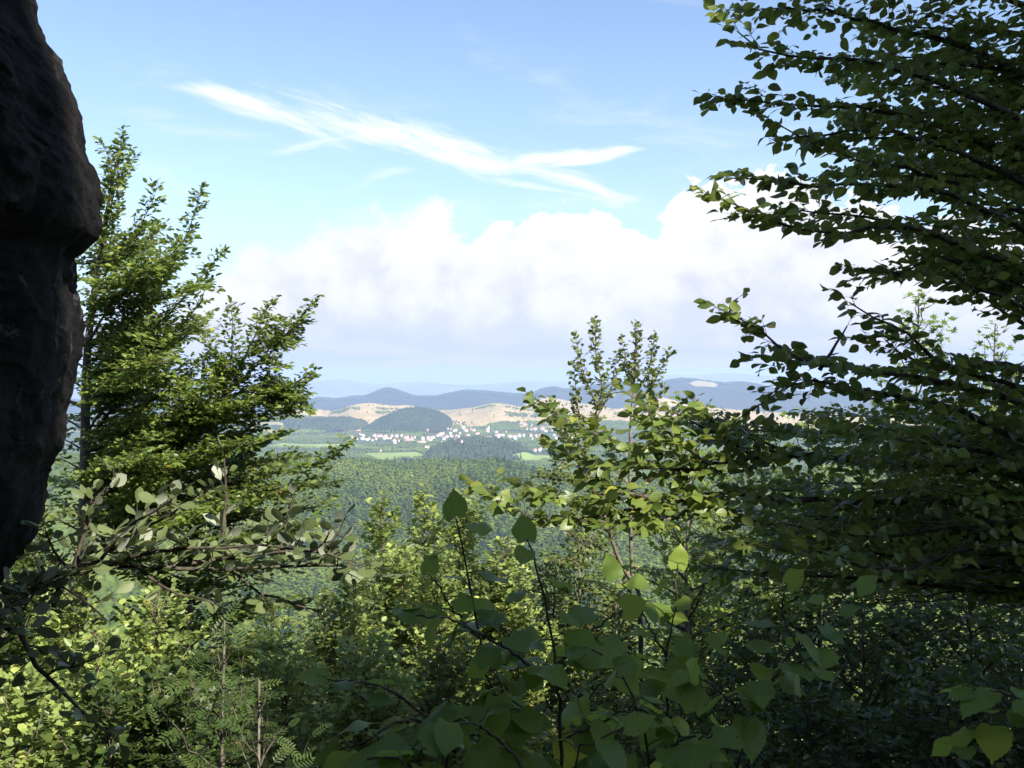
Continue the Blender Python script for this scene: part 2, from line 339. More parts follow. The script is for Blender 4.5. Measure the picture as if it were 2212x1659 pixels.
def toothed(nseg=21, lob=0.02, droop=0.35, seed=1, asym=0.06):
    rg = random.Random(seed); V = []; xs = np.linspace(0, 1, nseg)
    for k, x in enumerate(xs):
        if x < 0.32: wd = 0.46*math.sqrt(max(0.0, 1-((0.32-x)/0.40)**2))
        else: wd = 0.46*math.cos(math.pi/2*min(1, (x-0.32)/0.62))**0.85 if x < 0.93 else 0.03*(1-x)/0.07
        t = lob if k % 2 else -lob*0.5
        if 0 < k < nseg-1: wd = max(0.0, wd+t*(0.6+0.8*rg.random()))
        xo = x-0.12*(1-x)**5+0.02*(k % 2)*wd
        z = -droop*x**2
        wv = 0.13*math.sin(k*0.42+seed*1.7); wv2 = 0.13*math.sin(k*0.37+seed*2.9+1)
        V += [(x, 0, z), (xo, wd*(1+asym), z+0.06*wd+wv*wd-0.35*wd*wd), (xo, -wd*(1-asym), z+0.06*wd+wv2*wd-0.35*wd*wd)]
    Fq = []
    for k in range(nseg-1):
        a, b = 3*k, 3*(k+1); Fq += [(a, b, b+1, a+1), (a, a+2, b+2, b)]
    return np.array(V, float), [np.array(Fq)]
T_LIND = [toothed(23, 0.02, 0.26, 1), toothed(21, 0.022, 0.10, 2, -0.1), toothed(23, 0.02, 0.45, 3, 0.12), toothed(19, 0.025, 0.2, 5, 0.0)]
def mapleT():
    ang = [180, 128, 108, 80, 62, 48, 30, 16, 0, -16, -30, -48, -62, -80, -108, -128]
    rad = [0.02, 0.36, 0.30, 0.62, 0.42, 0.40, 0.86, 0.45, 1.0, 0.45, 0.86, 0.40, 0.42, 0.62, 0.30, 0.36]
    V = [(0.12, 0, 0)]+[(r*math.cos(R(a)), r*math.sin(R(a)), -0.15*r*r+0.03*math.cos(3*R(a))) for a, r in zip(ang, rad)]
    n = len(ang); return np.array(V), [np.array([(0, 1+(k+1) % n, 1+k) for k in range(n)])]
T_MAPLE = mapleT()
def pinnate(pairs=6):
    V = []; Fc = []
    for k in range(pairs):
        x = 0.22+0.62*k/(pairs-1); L = 0.26*(1-0.35*abs(k/(pairs-1)-0.4))
        for s in (1, -1):
            b = len(V); c, sn = math.cos(R(62)), s*math.sin(R(62)); px_, py_ = -sn, c
            for (a, q) in ((0, 0), (0.35, 0.14), (0.8, 0.12), (1, 0), (0.8, -0.12), (0.35, -0.14)):
                X = x+(a*c+q*px_)*L; Y = (a*sn+q*py_)*L
                V.append((X, Y, -0.25*X*X+0.1*abs(Y)-0.3*Y*Y))
            Fc += [(b, b+3, b+2, b+1), (b, b+5, b+4, b+3)]
    b = len(V)
    for (a, q) in ((0, 0), (0.35, 0.14), (0.8, 0.12), (1, 0), (0.8, -0.12), (0.35, -0.14)):
        X = 0.82+a*0.24; V.append((X, q*0.24, -0.25*X*X))
    Fc += [(b, b+3, b+2, b+1), (b, b+5, b+4, b+3)]
    b = len(V); V += [(0, 0.008, 0), (0, -0.008, 0), (0.85, -0.004, -0.18), (0.85, 0.004, -0.18)]; Fc.append((b, b+1, b+2, b+3))
    V = np.array(V); fl = V[:, 0]
    return V, [np.array([f if True else f for f in Fc])]
T_PINN = pinnate()

def place(template, pos, d, n, size, rs, wjit=0.12):
    """instances of a leaf template -> verts, faces, tint per face, local coords"""
    TV, TF = template; N = len(pos)
    x = nrm(d); z = nrm(n-np.sum(n*x, 1, keepdims=True)*x); y = np.cross(z, x)
    sy = size*(1+rs.uniform(-wjit, wjit, N))
    V = (pos[:, None]+TV[None, :, 0:1]*(x*size[:, None])[:, None]+TV[None, :, 1:2]*(y*sy[:, None])[:, None]+TV[None, :, 2:3]*(z*(size*rs.uniform(0.3, 1.6, N))[:, None])[:, None])
    K = len(TV); off = (np.arange(N)*K)[:, None, None]
    FF = [(f[None]+off).reshape(-1, f.shape[1]) for f in TF]
    return V.reshape(-1, 3), FF, np.tile(TV, (N, 1))

class Tree:
    def __init__(s, seed):
        s.rs = np.random.RandomState(seed); s.tw = []; s.tubes = []; s.extra = []
    def tube(s, pts, r0, r1, n=10, sides=7, wob=0.0):
        P = catmull(pts, n); 
        if wob: P[1:-1] += s.rs.normal(0, wob, (n-2, 3))
        s.tubes.append((P, np.linspace(r0, r1, n), sides)); return P
    def twig(s, p, d, L, up=(0, 0, 1), c=0.0): s.tw.append((*p, *d, L, *up, c))
    def limb(s, pts, r0, r1, tl, step, start=0.12, ang=55, up=(0, 0, 1), vert=0.15, rise=0.05, n=None, wob=0.0, taper=0.55, tip=True, sides=6):
        rs = s.rs
        L = sum(np.linalg.norm(np.array(pts[i+1])-np.array(pts[i])) for i in range(len(pts)-1))
        n = n or max(6, int(L/0.12)+2)
        n = min(n, 40)
        P = s.tube(pts, r0, r1, n, sides, wob)
        seg = np.linalg.norm(P[1:]-P[:-1], axis=1); cs = np.concatenate([[0], np.cumsum(seg)]); T = cs[-1]
        up = np.array(up, float); x = start*T; side = 1
        while x < T:
            k = min(np.searchsorted(cs, x, 'right')-1, n-2); t = (x-cs[k])/max(seg[k], 1e-9)
            p = P[k]*(1-t)+P[k+1]*t; tg = (P[k+1]-P[k])/max(seg[k], 1e-9)
            sd = np.cross(up, tg); sd /= max(np.linalg.norm(sd), 1e-6)
            a = R(ang+rs.uniform(-14, 14)); f = x/T
            d = tg*math.cos(a)+sd*side*math.sin(a)+up*rs.normal(rise, vert)
            d /= np.linalg.norm(d)
            s.twig(p, d, tl*(1-taper*f)*rs.uniform(0.6, 1.15), up+rs.normal(0, 0.18, 3), rs.uniform(-0.18, 0.20))
            side = -side; x += step*rs.uniform(0.7, 1.3)
        if tip: s.twig(P[-1], (P[-1]-P[-2])/max(seg[-1], 1e-9), tl*0.45, up, 0.05)
        return P
    def finish(s, name, root, leafT, leaf_mat, twig_mat, trunk_mat, size, lstep, subs=3, sublen=0.5, jit=0.45, lang=50, tw_r=0.0022, sub_wood=True, pet=0.10, droop=0.0, crown='crown', branch='branches', trunkP=None, zmin=None, smooth=False, sizev=0.22):
        rs = s.rs; o = np.array(root.location)
        A_ = np.array(s.tw, float)
        p, d, L, up, c = A_[:, 0:3], nrm(A_[:, 3:6]), A_[:, 6], nrm(A_[:, 7:10]), A_[:, 10]
        allp, alld, allL, allu, allc = [p], [d], [L], [up], [c]
        side = nrm(np.cross(up, d))
        for j in range(subs):
            t = 0.15+0.68*j/max(1, subs-1)+rs.uniform(-0.08, 0.08, len(L)); sg = 1 if j % 2 else -1
            sp = p+d*(L*t)[:, None]+up*(c*L*t*t)[:, None]
            a = np.radians(48+rs.uniform(-14, 14, len(L)))
            sd = nrm(d*np.cos(a)[:, None]+side*(sg*np.sin(a))[:, None]+up*rs.normal(0.04, 0.14, len(L))[:, None])
            allp.append(sp); alld.append(sd); allL.append(L*sublen*(1.1-0.5*t)); allu.append(nrm(up+rs.normal(0, 0.15, up.shape))); allc.append(rs.uniform(-0.15, 0.15, len(L)))
        n0 = len(L)
        p, d, L, up, c = map(np.concatenate, (allp, alld, allL, allu, allc))
        side = nrm(np.cross(up, d))
        K = int(np.ceil(L.max()/lstep))+1
        LP, LD, LN, LS = [], [], [], []
        for k in range(K):
            dist = (k+0.6+rs.uniform(-0.25, 0.25, len(L)))*lstep
            t = dist/L; m = t < 1.02
            if not m.any(): break
            t = np.minimum(t, 1)[m]; pm, dm, Lm, um, cm_, sm = p[m], d[m], L[m], up[m], c[m], side[m]
            q = pm+dm*(Lm*t)[:, None]+um*(cm_*Lm*t*t)[:, None]
            sg = (1 if k % 2 else -1)
            a = np.radians(lang+rs.uniform(-18, 18, len(t)))*(1-0.55*t*t)
            ld = nrm(dm*np.cos(a)[:, None]+sm*(sg*np.sin(a))[:, None]+um*rs.normal(0.0-droop, 0.20, len(t))[:, None])
            sz = size*(1+rs.uniform(-sizev, sizev, len(t)))*(1-0.25*(t > 0.92))
            LP.append(q+ld*(sz*pet)[:, None]); LD.append(ld); LN.append(um+rs.normal(0, jit, um.shape)); LS.append(sz)
        LP, LD, LN, LS = map(np.concatenate, (LP, LD, LN, LS))
        if zmin is not None:
            m = LP[:, 2] > zmin; LP, LD, LN, LS = LP[m], LD[m], LN[m], LS[m]
        Vs, Fs, Ls = [], [], []; tint = []; voff = 0
        tl = leafT if isinstance(leafT, list) else [leafT]
        which = rs.randint(0, len(tl), len(LP))
        byk = {}
        for i, T_ in enumerate(tl):
            m = which == i
            if not m.any(): continue
            V, FF, lc = place(T_, LP[m], LD[m], LN[m], LS[m], rs)
            tv = np.clip(rs.beta(2.2, 2.2, m.sum())*0.94+(rs.rand(m.sum()) > 0.996)*0.25, 0, 1)
            for f, tf in zip(FF, T_[1]):
                Fs.append(f+voff); tint.append(np.repeat(tv, len(tf)))
            Vs.append(V); Ls.append(lc); voff += len(V)
        lc = np.concatenate(Ls)
        me = mkmesh(name+'_'+crown, np.concatenate(Vs), Fs, leaf_mat, smooth=smooth, origin=o, attrs={'tint': ('FACE', 'FLOAT', np.concatenate(tint)), 'leafco': ('POINT', 'FLOAT_VECTOR', lc)})
        link(crown, me, root)
        s.nleaf = len(LP)
        # wood
        Vs, Fs = [], []; off = 0
        nn = len(L) if sub_wood else n0
        pp, dd, LL, uu, c2, ss_ = p[:nn], d[:nn], L[:nn], up[:nn], c[:nn], side[:nn]
        rb = tw_r*(0.5+LL/LL.max()); st = []
        for t, rf in ((0, 1.0), (0.5, 0.7), (1.0, 0.25)):
            q = pp+dd*(LL*t)[:, None]+uu*(c2*LL*t*t)[:, None]
            r = rb*rf
            for a in (0, 2.094, 4.189): st.append(q+ss_*(np.cos(a)*r)[:, None]+uu*(np.sin(a)*r)[:, None])
        V = np.stack(st, 1); b = (np.arange(nn)*9)[:, None, None]
        f = []
        for k in (0, 3):
            for i in range(3): f.append((k+i, k+(i+1) % 3, k+3+(i+1) % 3, k+3+i))
        Vs.append(V.reshape(-1, 3)); Fs.append((np.array(f)[None]+b).reshape(-1, 4)); off = nn*9
        for P, r, sides in s.tubes:
            V, f = tubemesh(P, r, sides); Vs.append(V); Fs.append(f+off); off += len(V)
        me = mkmesh(name+'_'+branch, np.concatenate(Vs), Fs, twig_mat, smooth=True, origin=o)
        link(branch, me, root)
        if trunkP is not None:
            P, r, sides = trunkP; V, f = tubemesh(P, r, sides, bump=0.06)
            me = mkmesh(name+'_trunk', V, [f], trunk_mat, smooth=True, origin=o); link('trunk', me, root)
def tubemesh(P, r, sides=7, bump=0.0):
    P = np.asarray(P); n = len(P); T_ = np.gradient(P, axis=0); T_ = nrm(T_)
    ref = np.array([0.31, 0.17, 0.93]) if abs(T_[0][2]) < 0.8 else np.array([0.93, 0.3, 0.1])
    X = nrm(np.cross(T_, ref)); Y = np.cross(T_, X)
    a = np.linspace(0, 2*math.pi, sides, endpoint=False)
    rr = np.asarray(r)[:, None]*np.ones((1, sides))
    if bump:
        I, J = np.meshgrid(np.arange(n), np.arange(sides), indexing='ij'); rr = rr*(1+bump*np.sin(I*1.3+J*2.1)+bump*np.sin(I*0.37+J*1.1))
    V = P[:, None]+X[:, None]*(np.cos(a)[None, :, None]*rr[..., None])+Y[:, None]*(np.sin(a)[None, :, None]*rr[..., None])
    V = V.transpose(1, 0, 2)
    return V.reshape(-1, 3), grid_faces(sides, n, wrap=True)

# ------------------------------------------------------------------ terrain
GY = [-80, -6, 1.2, 3, 8, 20, 60, 200, 450, 700, 900, 1700, 2400, 3400, 4300, 5200, 7000, 40000]
GZ = [330, 299, 298.2, 295.8, 290, 279, 250, 195, 132, 104, 102, 96, 86, 85, 113, 116, 90, 80]
def ground_z(x, y):
    x = np.asarray(x, float); y = np.asarray(y, float)
    z = np.interp(y, GY, GZ)
    z = z+fbm(x/14+3, y/14, 1, 3)*np.clip((y-2)/12, 0, 1)*0.9
    z = z+fbm(x/160+3, y/160, 5, 3)*np.clip((y-100)/400, 0, 1)*6*np.clip((2300-y)/400, 0.25, 1)
    return z
SPLIT = 11.0
class Ridge:
    """a hill with its crest profile given as (u, v) at distance D and slopes in front and behind"""
    def __init__(s, pts, D, front, back, base, amp, seed, power=1.0):
        s.D = D; s.f = front; s.b = back; s.base = base; s.amp = amp; s.seed = seed; s.pw = power
        pts = sorted(pts); s.X = np.array([(u-1106)/F*D for u, v in pts]); s.Z = np.array([CZ-(v-829.5)/F*D for u, v in pts])
    def z(s, x, y):
        x = np.asarray(x, float); y = np.asarray(y, float)
        # soften the polyline
        h = 0
        wd = (s.X[-1]-s.X[0])/len(s.X)*0.10
        for k, wt in ((-1, .25), (0, .5), (1, .25)): h = h+wt*np.interp(x+k*wd, s.X, s.Z)
        yy = y+fbm(x/(s.f*0.7), y/(s.f*0.7), s.seed+9, 2)*s.f*0.12*np.clip(abs(y-s.D)/s.f*3, 0, 1)
        t = np.where(yy < s.D, (s.D-yy)/s.f, (yy-s.D)/s.b); t = np.clip(t, 0, 1)
        pr = (0.5+0.5*np.cos(math.pi*t))**s.pw
        gull = fbm(x/(s.f*0.25), y/(s.f*0.5), s.seed, 4)*s.amp*np.sin(math.pi*np.clip(t, 0, 1))
        det = fbm(x/(s.f*0.08), y/(s.f*0.08), s.seed+3, 3)*s.amp*0.10
        if s.seed == 67: gull = gull+(13*np.cos(x/62+y/210+0.8*np.sin(y/130))+7*np.cos(x/35-y/120))*np.sin(math.pi*np.clip(t, 0, 1))
        return s.base+(h-s.base)*pr+gull+det*pr-4*(1-pr)
    def mesh(s, name, m, nx, ny, pad=0.0):
        x = np.linspace(s.X[0]-pad, s.X[-1]+pad, nx)
        y = np.concatenate([np.linspace(s.D-s.f*1.02, s.D, int(ny*0.72)), np.linspace(s.D, s.D+s.b*1.02, ny-int(ny*0.72)+1)[1:]])
        Xg, Yg = np.meshgrid(x, y, indexing='ij'); Z = s.z(Xg, Yg)
        V = np.stack([Xg, Yg, Z], -1).reshape(-1, 3); o = (float(x.mean()), s.D, s.base)
        me = mkmesh(name, V, [grid_faces(len(x), len(y))], m, smooth=True, origin=o)
        ob = link(name, me, loc=o); tag(ob, kind='structure'); return ob
def c1(c): return (424.5+c[0]*0.3564, 776.2+c[1]*0.3564)
def c8(c): return (1152.2+c[0]*0.3290, 667.1+c[1]*0.3290)
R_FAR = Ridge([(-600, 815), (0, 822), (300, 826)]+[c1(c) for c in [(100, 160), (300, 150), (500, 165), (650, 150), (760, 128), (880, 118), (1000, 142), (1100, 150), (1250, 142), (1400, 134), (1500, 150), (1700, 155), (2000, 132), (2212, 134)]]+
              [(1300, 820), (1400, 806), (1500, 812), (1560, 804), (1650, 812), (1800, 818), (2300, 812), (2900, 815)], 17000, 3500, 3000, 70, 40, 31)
R_BLUE = Ridge([(-500, 870), (100, 862), (300, 868)]+[c1(c) for c in [(60, 225), (200, 232), (340, 262), (500, 300), (620, 290), (690, 258), (740, 236), (850, 246), (950, 232), (1020, 230), (1080, 210), (1120, 190), (1160, 178), (1200, 184), (1240, 202), (1320, 228), (1450, 230), (1520, 214), (1580, 201), (1640, 193), (1740, 197), (1820, 207), (1980, 216), (2030, 218)]]+
               [c8(c) for c in [(20, 548), (60, 530), (130, 519), (200, 538), (300, 522), (390, 508), (500, 492), (600, 485), (700, 506), (790, 502), (870, 480), (960, 465), (1040, 470), (1180, 489), (1250, 495), (1350, 485), (1440, 500), (1520, 522)]]+[(1760, 852), (1900, 850), (2100, 845), (2300, 850), (2900, 860)], 7600, 1700, 1700, 88, 40, 41)
R_TAN = Ridge([(-300, 912), (300, 912)]+[c1(c) for c in [(250, 372), (420, 372), (500, 352), (560, 336), (620, 310), (700, 305), (800, 319), (880, 302), (940, 280), (1000, 266), (1060, 266), (1170, 283), (1270, 278), (1330, 290), (1460, 309), (1560, 306), (1690, 290), (1760, 272), (1800, 266), (1860, 269), (1950, 290), (2040, 300), (2150, 290), (2212, 300)]]+
              [(1300, 885), (1400, 880), (1500, 878), (1650, 890), (1900, 900), (2500, 905)], 4900, 900, 900, 108, 16, 51)
R_TAN2 = Ridge([(1080, 905)]+[c1(c) for c in [(1960, 292), (1990, 272), (2060, 246), (2120, 231), (2212, 242)]]+[(1235, 868), (1290, 876), (1330, 884), (1378, 876), (1400, 862), (1428, 858), (1455, 864), (1500, 880), (1600, 895)], 5900, 700, 700, 100, 12, 53)
R_WL = Ridge([c1(c) for c in [(-500, 420), (100, 400), (300, 392), (430, 372), (520, 350), (580, 352), (640, 374), (760, 365), (880, 364), (960, 376), (1010, 392), (1045, 412), (1100, 450)]], 4250, 420, 500, 98, 12, 61)
R_WR = Ridge([c1(c) for c in [(960, 470), (1010, 442), (1060, 408), (1090, 384), (1180, 346), (1250, 318), (1320, 307), (1400, 316), (1480, 340), (1530, 366), (1560, 410), (1620, 460)]], 4300, 430, 450, 100, 12, 63)
R_KN = Ridge([c1(c) for c in [(1350, 620), (1400, 575), (1440, 545), (1520, 515), (1600, 500), (1700, 492), (1790, 494), (1880, 512), (1950, 540), (2010, 568), (2080, 600)]], 2850, 330, 300, 80, 6, 65)
R_NEAR = Ridge([(-700, 960), (0, 985), (300, 990)]+[c1(c) for c in [(300, 640), (500, 640), (690, 645), (800, 622), (870, 608), (1000, 604), (1070, 622), (1200, 642), (1280, 648), (1400, 640), (1540, 622), (1700, 626), (1850, 625), (1920, 652), (2100, 684), (2212, 694)]]+[(1300, 1030), (1400, 1045), (1600, 1030), (1900, 1000), (2300, 980), (3000, 960)], 1500, 620, 500, 96, 20, 67)
R_NEAR.Z = R_NEAR.Z-9.0
ALLR = [R_BLUE, R_TAN, R_TAN2, R_WL, R_WR, R_KN, R_NEAR]
def inside(r, x, y): return (x > r.X[0]) & (x < r.X[-1]) & (y > r.D-r.f) & (y < r.D+r.b)
def surf(x, y):
    x = np.asarray(x, float); y = np.asarray(y, float); z = ground_z(x, y)
    for r in ALLR: z = np.where(inside(r, x, y), np.maximum(z, r.z(x, y)), z)
    return z
def hit(u, v, y0=300, y1=9000):
    y = np.exp(np.linspace(math.log(y0), math.log(y1), 3000)); x = (u-1106)/F*y; zr = CZ-(v-829.5)/F*y
    s = surf(x, y) > zr
    if not s.any(): return None
    k = int(np.argmax(s)); return float(x[k]), float(y[k]), float(surf(x[k:k+1], y[k:k+1])[0])

def groundmat(name, cols, scale, dark=None, bush=0):
    m, t, b, out = mat(name); tco = t.new('ShaderNodeTexCoord'); P_ = tco.outputs['Object']
    n = t.noise(P_, scale, 6, 0.6, 0.4); n2 = t.noise(P_, scale*6, 4, 0.6)
    c = t.ramp(t.m('ADD', t.m('MULTIPLY', n, 0.75), t.m('MULTIPLY', n2, 0.25)), cols)
    if bush:
        v = t.noise(P_, bush, 2, 0.5); c = t.mix(t.ss(v, 0.70, 0.74), c, (0.07, 0.09, 0.035))
    t.l.new(c, b.inputs['Base Color']); b.inputs['Roughness'].default_value = 0.95; b.inputs['Specular IOR Level'].default_value = 0.05
    return m
M_GROUND = groundmat('leaf_litter_and_turf', [(0.30, (0.040, 0.050, 0.018)), (0.5, (0.065, 0.085, 0.028)), (0.7, (0.10, 0.12, 0.045))], 0.02)
M_TAN = groundmat('dry_grass', [(0.30, (0.19, 0.17, 0.075)), (0.45, (0.32, 0.24, 0.11)), (0.6, (0.42, 0.305, 0.15)), (0.75, (0.50, 0.36, 0.19))], 0.0045, bush=0.035)
M_FHILL = groundmat('forested_hill', [(0.3, (0.012, 0.020, 0.012)), (0.5, (0.020, 0.030, 0.016)), (0.64, (0.032, 0.042, 0.022)), (0.72, (0.13, 0.12, 0.06))], 0.003)
M_WOODF = groundmat('woodland_floor', [(0.3, (0.020, 0.036, 0.014)), (0.7, (0.045, 0.066, 0.025))], 0.01)
M_FIELD = groundmat('meadow_green', [(0.3, (0.15, 0.22, 0.05)), (0.6, (0.22, 0.27, 0.065)), (0.75, (0.33, 0.29, 0.10))], 0.01)
M_FIELDT = groundmat('stubble', [(0.3, (0.22, 0.19, 0.09)), (0.7, (0.34, 0.27, 0.14))], 0.01)
M_SCREE = groundmat('scree', [(0.3, (0.16, 0.12, 0.09)), (0.5, (0.24, 0.18, 0.14)), (0.7, (0.34, 0.27, 0.22))], 0.15)

def sheet(name, xs, ys, m, zf=ground_z):
    Xg, Yg = np.meshgrid(xs, ys, indexing='ij'); V = np.stack([Xg, Yg, zf(Xg, Yg)], -1).reshape(-1, 3)
    me = mkmesh(name, V, [grid_faces(len(xs), len(ys))], m, smooth=True); return tag(link(name, me), kind='structure')
gy = np.concatenate([np.linspace(-80, 0, 20), np.linspace(0.5, 30, 60), np.geomspace(31, 6000, 150), np.geomspace(6300, 26000, 20)])
gx = np.concatenate([-np.geomspace(16000, 20, 90), np.linspace(-19, 19, 60), np.geomspace(20, 16000, 90)])
sheet('ground', gx, gy, M_GROUND)
M_FARPALE = groundmat('far_haze_pale', [(0.3, (0.07, 0.09, 0.05)), (0.5, (0.13, 0.14, 0.08)), (0.7, (0.24, 0.21, 0.13))], 0.001)  # pale tones put haze into the colour so these mountains look faint
R_FAR.mesh('far_mountains', M_FARPALE, 260, 40)
R_BLUE.mesh('blue_ridge', M_FHILL, 420, 110)
R_TAN.mesh('grassy_hills', M_TAN, 420, 120)
R_TAN2.mesh('grassy_knoll', M_TAN, 120, 60)
R_WL.mesh('wooded_hill', M_WOODF, 160, 60)
R_WR.mesh('wooded_hill', M_WOODF, 120, 60)
R_KN.mesh('wooded_knoll', M_WOODF, 120, 60)
R_NEAR.mesh('forest_hillside', M_WOODF, 300, 110)

# fields laid on the valley floor / hills
FIELDS = []
def field(pts, m, lift=0.8):
    """outline in picture coordinates projected onto the land"""
    poly = []
    for u, v in pts:
        h = hit(u, v)
        if h: poly.append(h[:2])
    poly = np.array(poly); FIELDS.append(poly)
    mn, mx = poly.min(0), poly.max(0)
    nx = 60; ny = 40
    c = poly.mean(0)
    # radial fill so that the outline stays true
    n = len(poly); k = 12; V = [(*c, 0)]; ang = []
    den = []
    for i in range(n):
        a, b2 = poly[i], poly[(i+1) % n]
        for t in np.linspace(0, 1, 6)[:-1]: den.append(a*(1-t)+b2*t)
    den = np.array(den); 
    nn = len(den)
    ringsV = [c+(den-c)*(j/k) for j in range(1, k+1)]
    xy = np.vstack([[c]]+ringsV); z = surf(xy[:, 0], xy[:, 1])+lift
    V = np.column_stack([xy, z]); tri = np.array([(0, 1+i, 1+(i+1) % nn) for i in range(nn)]); q = []
    for j in range(k-1):
        for i in range(nn):
            a = 1+j*nn; q.append((a+i, a+nn+i, a+nn+(i+1) % nn, a+(i+1) % nn))
    me = mkmesh('field', V, [tri, np.array(q)], m, smooth=True, origin=(*c, 0))
    tag(link('field', me, loc=(*c, 0)), kind='structure')
field([c1(c) for c in [(440, 522), (520, 509), (640, 514), (800, 513), (960, 516), (1040, 528), (960, 538), (820, 545), (600, 538), (470, 536)]], M_FIELD)
field([c1(c) for c in [(1010, 574), (1060, 568), (1200, 566), (1330, 562), (1418, 566), (1415, 582), (1380, 600), (1250, 606), (1120, 612), (1050, 600)]], M_FIELD)
field([c1(c) for c in [(1900, 590), (1960, 570), (2010, 567), (2080, 582), (2200, 588), (2330, 596), (2320, 618), (2200, 612), (2060, 614), (1960, 604)]], M_FIELD)
field([c1(c) for c in [(300, 425), (360, 414), (440, 424), (500, 440), (515, 462), (470, 462), (420, 445), (320, 440)]], M_FIELDT, 6)
field([c1(c) for c in [(180, 400), (300, 392), (420, 390), (525, 398), (528, 414), (450, 412), (300, 404)]], M_FIELDT, 6)
field([c1(c) for c in [(1170, 548), (1220, 541), (1320, 543), (1310, 551), (1200, 556)]], M_FIELD)
field([(1488, 832), (1500, 826), (1530, 826), (1552, 834), (1545, 840), (1500, 838)], M_FIELDT, 10)
field([(1195, 1118), (1215, 1112), (1228, 1135), (1236, 1160), (1216, 1166), (1202, 1142)], M_SCREE, 3)
def in_field(x, y):
    r = np.zeros(len(x), bool)
    for p in FIELDS:
        n = len(p); ins = np.zeros(len(x), bool)
        for i in range(n):
            a, b = p[i], p[(i+1) % n]
            c = ((a[1] > y) != (b[1] > y)); ins ^= c & (x < (b[0]-a[0])*(y-a[1])/((b[1]-a[1])+1e-9)+a[0])
        r |= ins
    return r

# ------------------------------------------------------------------ far and middle-distance woods (masses nobody could count)
def dome_template(seed, nr=6):
    rg = np.random.RandomState(seed); V = [(0, 0, 1.0)]
    for zz, r, o in ((0.72, 0.62, 0), (0.30, 0.95, 0.5), (-0.15, 0.72, 0.2)):
        for k in range(nr):
            a = 2*math.pi*(k+o)/nr; q = r*rg.uniform(0.8, 1.2); V.append((q*math.cos(a), q*math.sin(a), zz+rg.uniform(-0.1, 0.1)))
    tri = [(0, 1+k, 1+(k+1) % nr) for k in range(nr)]; q = []
    for j in (0, 1):
        for k in range(nr): q.append((1+j*nr+k, 1+(j+1)*nr+k, 1+(j+1)*nr+(k+1) % nr, 1+j*nr+(k+1) % nr))
    return np.array(V), [np.array(tri), np.array(q)]
def clump_template(seed, n, sz):
    rg = np.random.RandomState(seed); d = nrm(rg.normal(0, 1, (n*3, 3))); d = d[d[:, 2] > -0.35][:n]; n = len(d)
    lob = 1+0.22*np.sin(d[:, 0]*4+seed)*np.cos(d[:, 1]*5+seed*2)+rg.uniform(-0.12, 0.12, n)
    c = d*lob[:, None]*np.array([1, 1, 0.95])
    nn = nrm(d*1.0+rg.normal(0, 0.16, (n, 3))+np.array([0, 0, 0.10])); X = nrm(np.cross(nn, rg.normal(0, 1, (n, 3)))); Y = np.cross(nn, X)
    V = []; 
    for sx, sy in ((-1, -0.6), (0.9, -0.9), (1, 0.8), (-0.7, 1)): V.append(c+X*(sx*sz*rg.uniform(0.7, 1.2, n))[:, None]+Y*(sy*sz*rg.uniform(0.7, 1.2, n))[:, None])
    V = np.stack(V, 1).reshape(-1, 3)
    return V, [np.arange(n*4).reshape(-1, 4)]
def cone_template(seed, layers=6, per=6):
    rg = np.random.RandomState(seed); V = []; Fq = []
    for l in range(layers):
        z = -0.9+2.6*l/layers; r = 0.75*(1-l/layers)**0.9+0.05
        for k in range(per):
            a = 2*math.pi*(k+rg.rand()*0.6)/per; b = len(V); rr = r*rg.uniform(0.8, 1.2)
            ca, sa = math.cos(a), math.sin(a)
            V += [(0.0, 0.0, z+0.75), (ca*rr-sa*rr*0.5, sa*rr+ca*rr*0.5, z+rg.uniform(-0.1, 0.1)), (ca*rr*1.15, sa*rr*1.15, z-0.12), (ca*rr+sa*rr*0.5, sa*rr-ca*rr*0.5, z+rg.uniform(-0.1, 0.1))]
            Fq.append((b, b+3, b+2, b+1))
    return np.array(V), [np.array(Fq)]
def scatter(name, label, x, y, z, r, templates, m, seed, tall=1.0):
    rs = np.random.RandomState(seed); n = len(x); which = rs.randint(0, len(templates), n); Vs, Fs, tt = [], [], []; off = 0
    base = np.clip(0.5+0.11*rs.normal(0, 1, n)+0.45*fbm(x/110, y/110, seed, 3), 0.02, 0.98)
    for i, (TV, TF) in enumerate(templates):
        mk = which == i; k = mk.sum()
        if not k: continue
        a = rs.uniform(0, 6.28, k); ca, sa = np.cos(a)[:, None], np.sin(a)[:, None]; rr = r[mk][:, None]; hz = tall*rs.uniform(0.85, 1.25, k)[:, None]
        V = np.stack([x[mk][:, None]+(TV[None, :, 0]*ca-TV[None, :, 1]*sa)*rr, y[mk][:, None]+(TV[None, :, 0]*sa+TV[None, :, 1]*ca)*rr, z[mk][:, None]+TV[None, :, 2]*rr*hz], -1)
        o2 = (np.arange(k)*len(TV))[:, None, None]
        for f in TF:
            Fs.append((f[None]+o2).reshape(-1, f.shape[1])+off); tt.append(np.clip(np.repeat(base[mk], len(f))+rs.normal(0, 0.055, k*len(f)), 0, 1))
        Vs.append(V.reshape(-1, 3)); off += k*len(TV)
    o = (float(x.mean()), float(y.mean()), float(z.mean()))
    me = mkmesh(name, np.concatenate(Vs), Fs, m, origin=o, attrs={'tint': ('FACE', 'FLOAT', np.concatenate(tt))})
    return tag(link(name, me, loc=o), label, 'woodland', kind='stuff')
def jgrid(x0, x1, y0, y1, sp, seed):
    rs = np.random.RandomState(seed); X, Y = np.meshgrid(np.arange(x0, x1, sp), np.arange(y0, y1, sp)); X = X.ravel(); Y = Y.ravel()
    return X+rs.uniform(-.5, .5, len(X))*sp, Y+rs.uniform(-.5, .5, len(Y))*sp, rs
DOMES = [dome_template(k) for k in range(4)]; CONES = [cone_template(k) for k in range(3)]
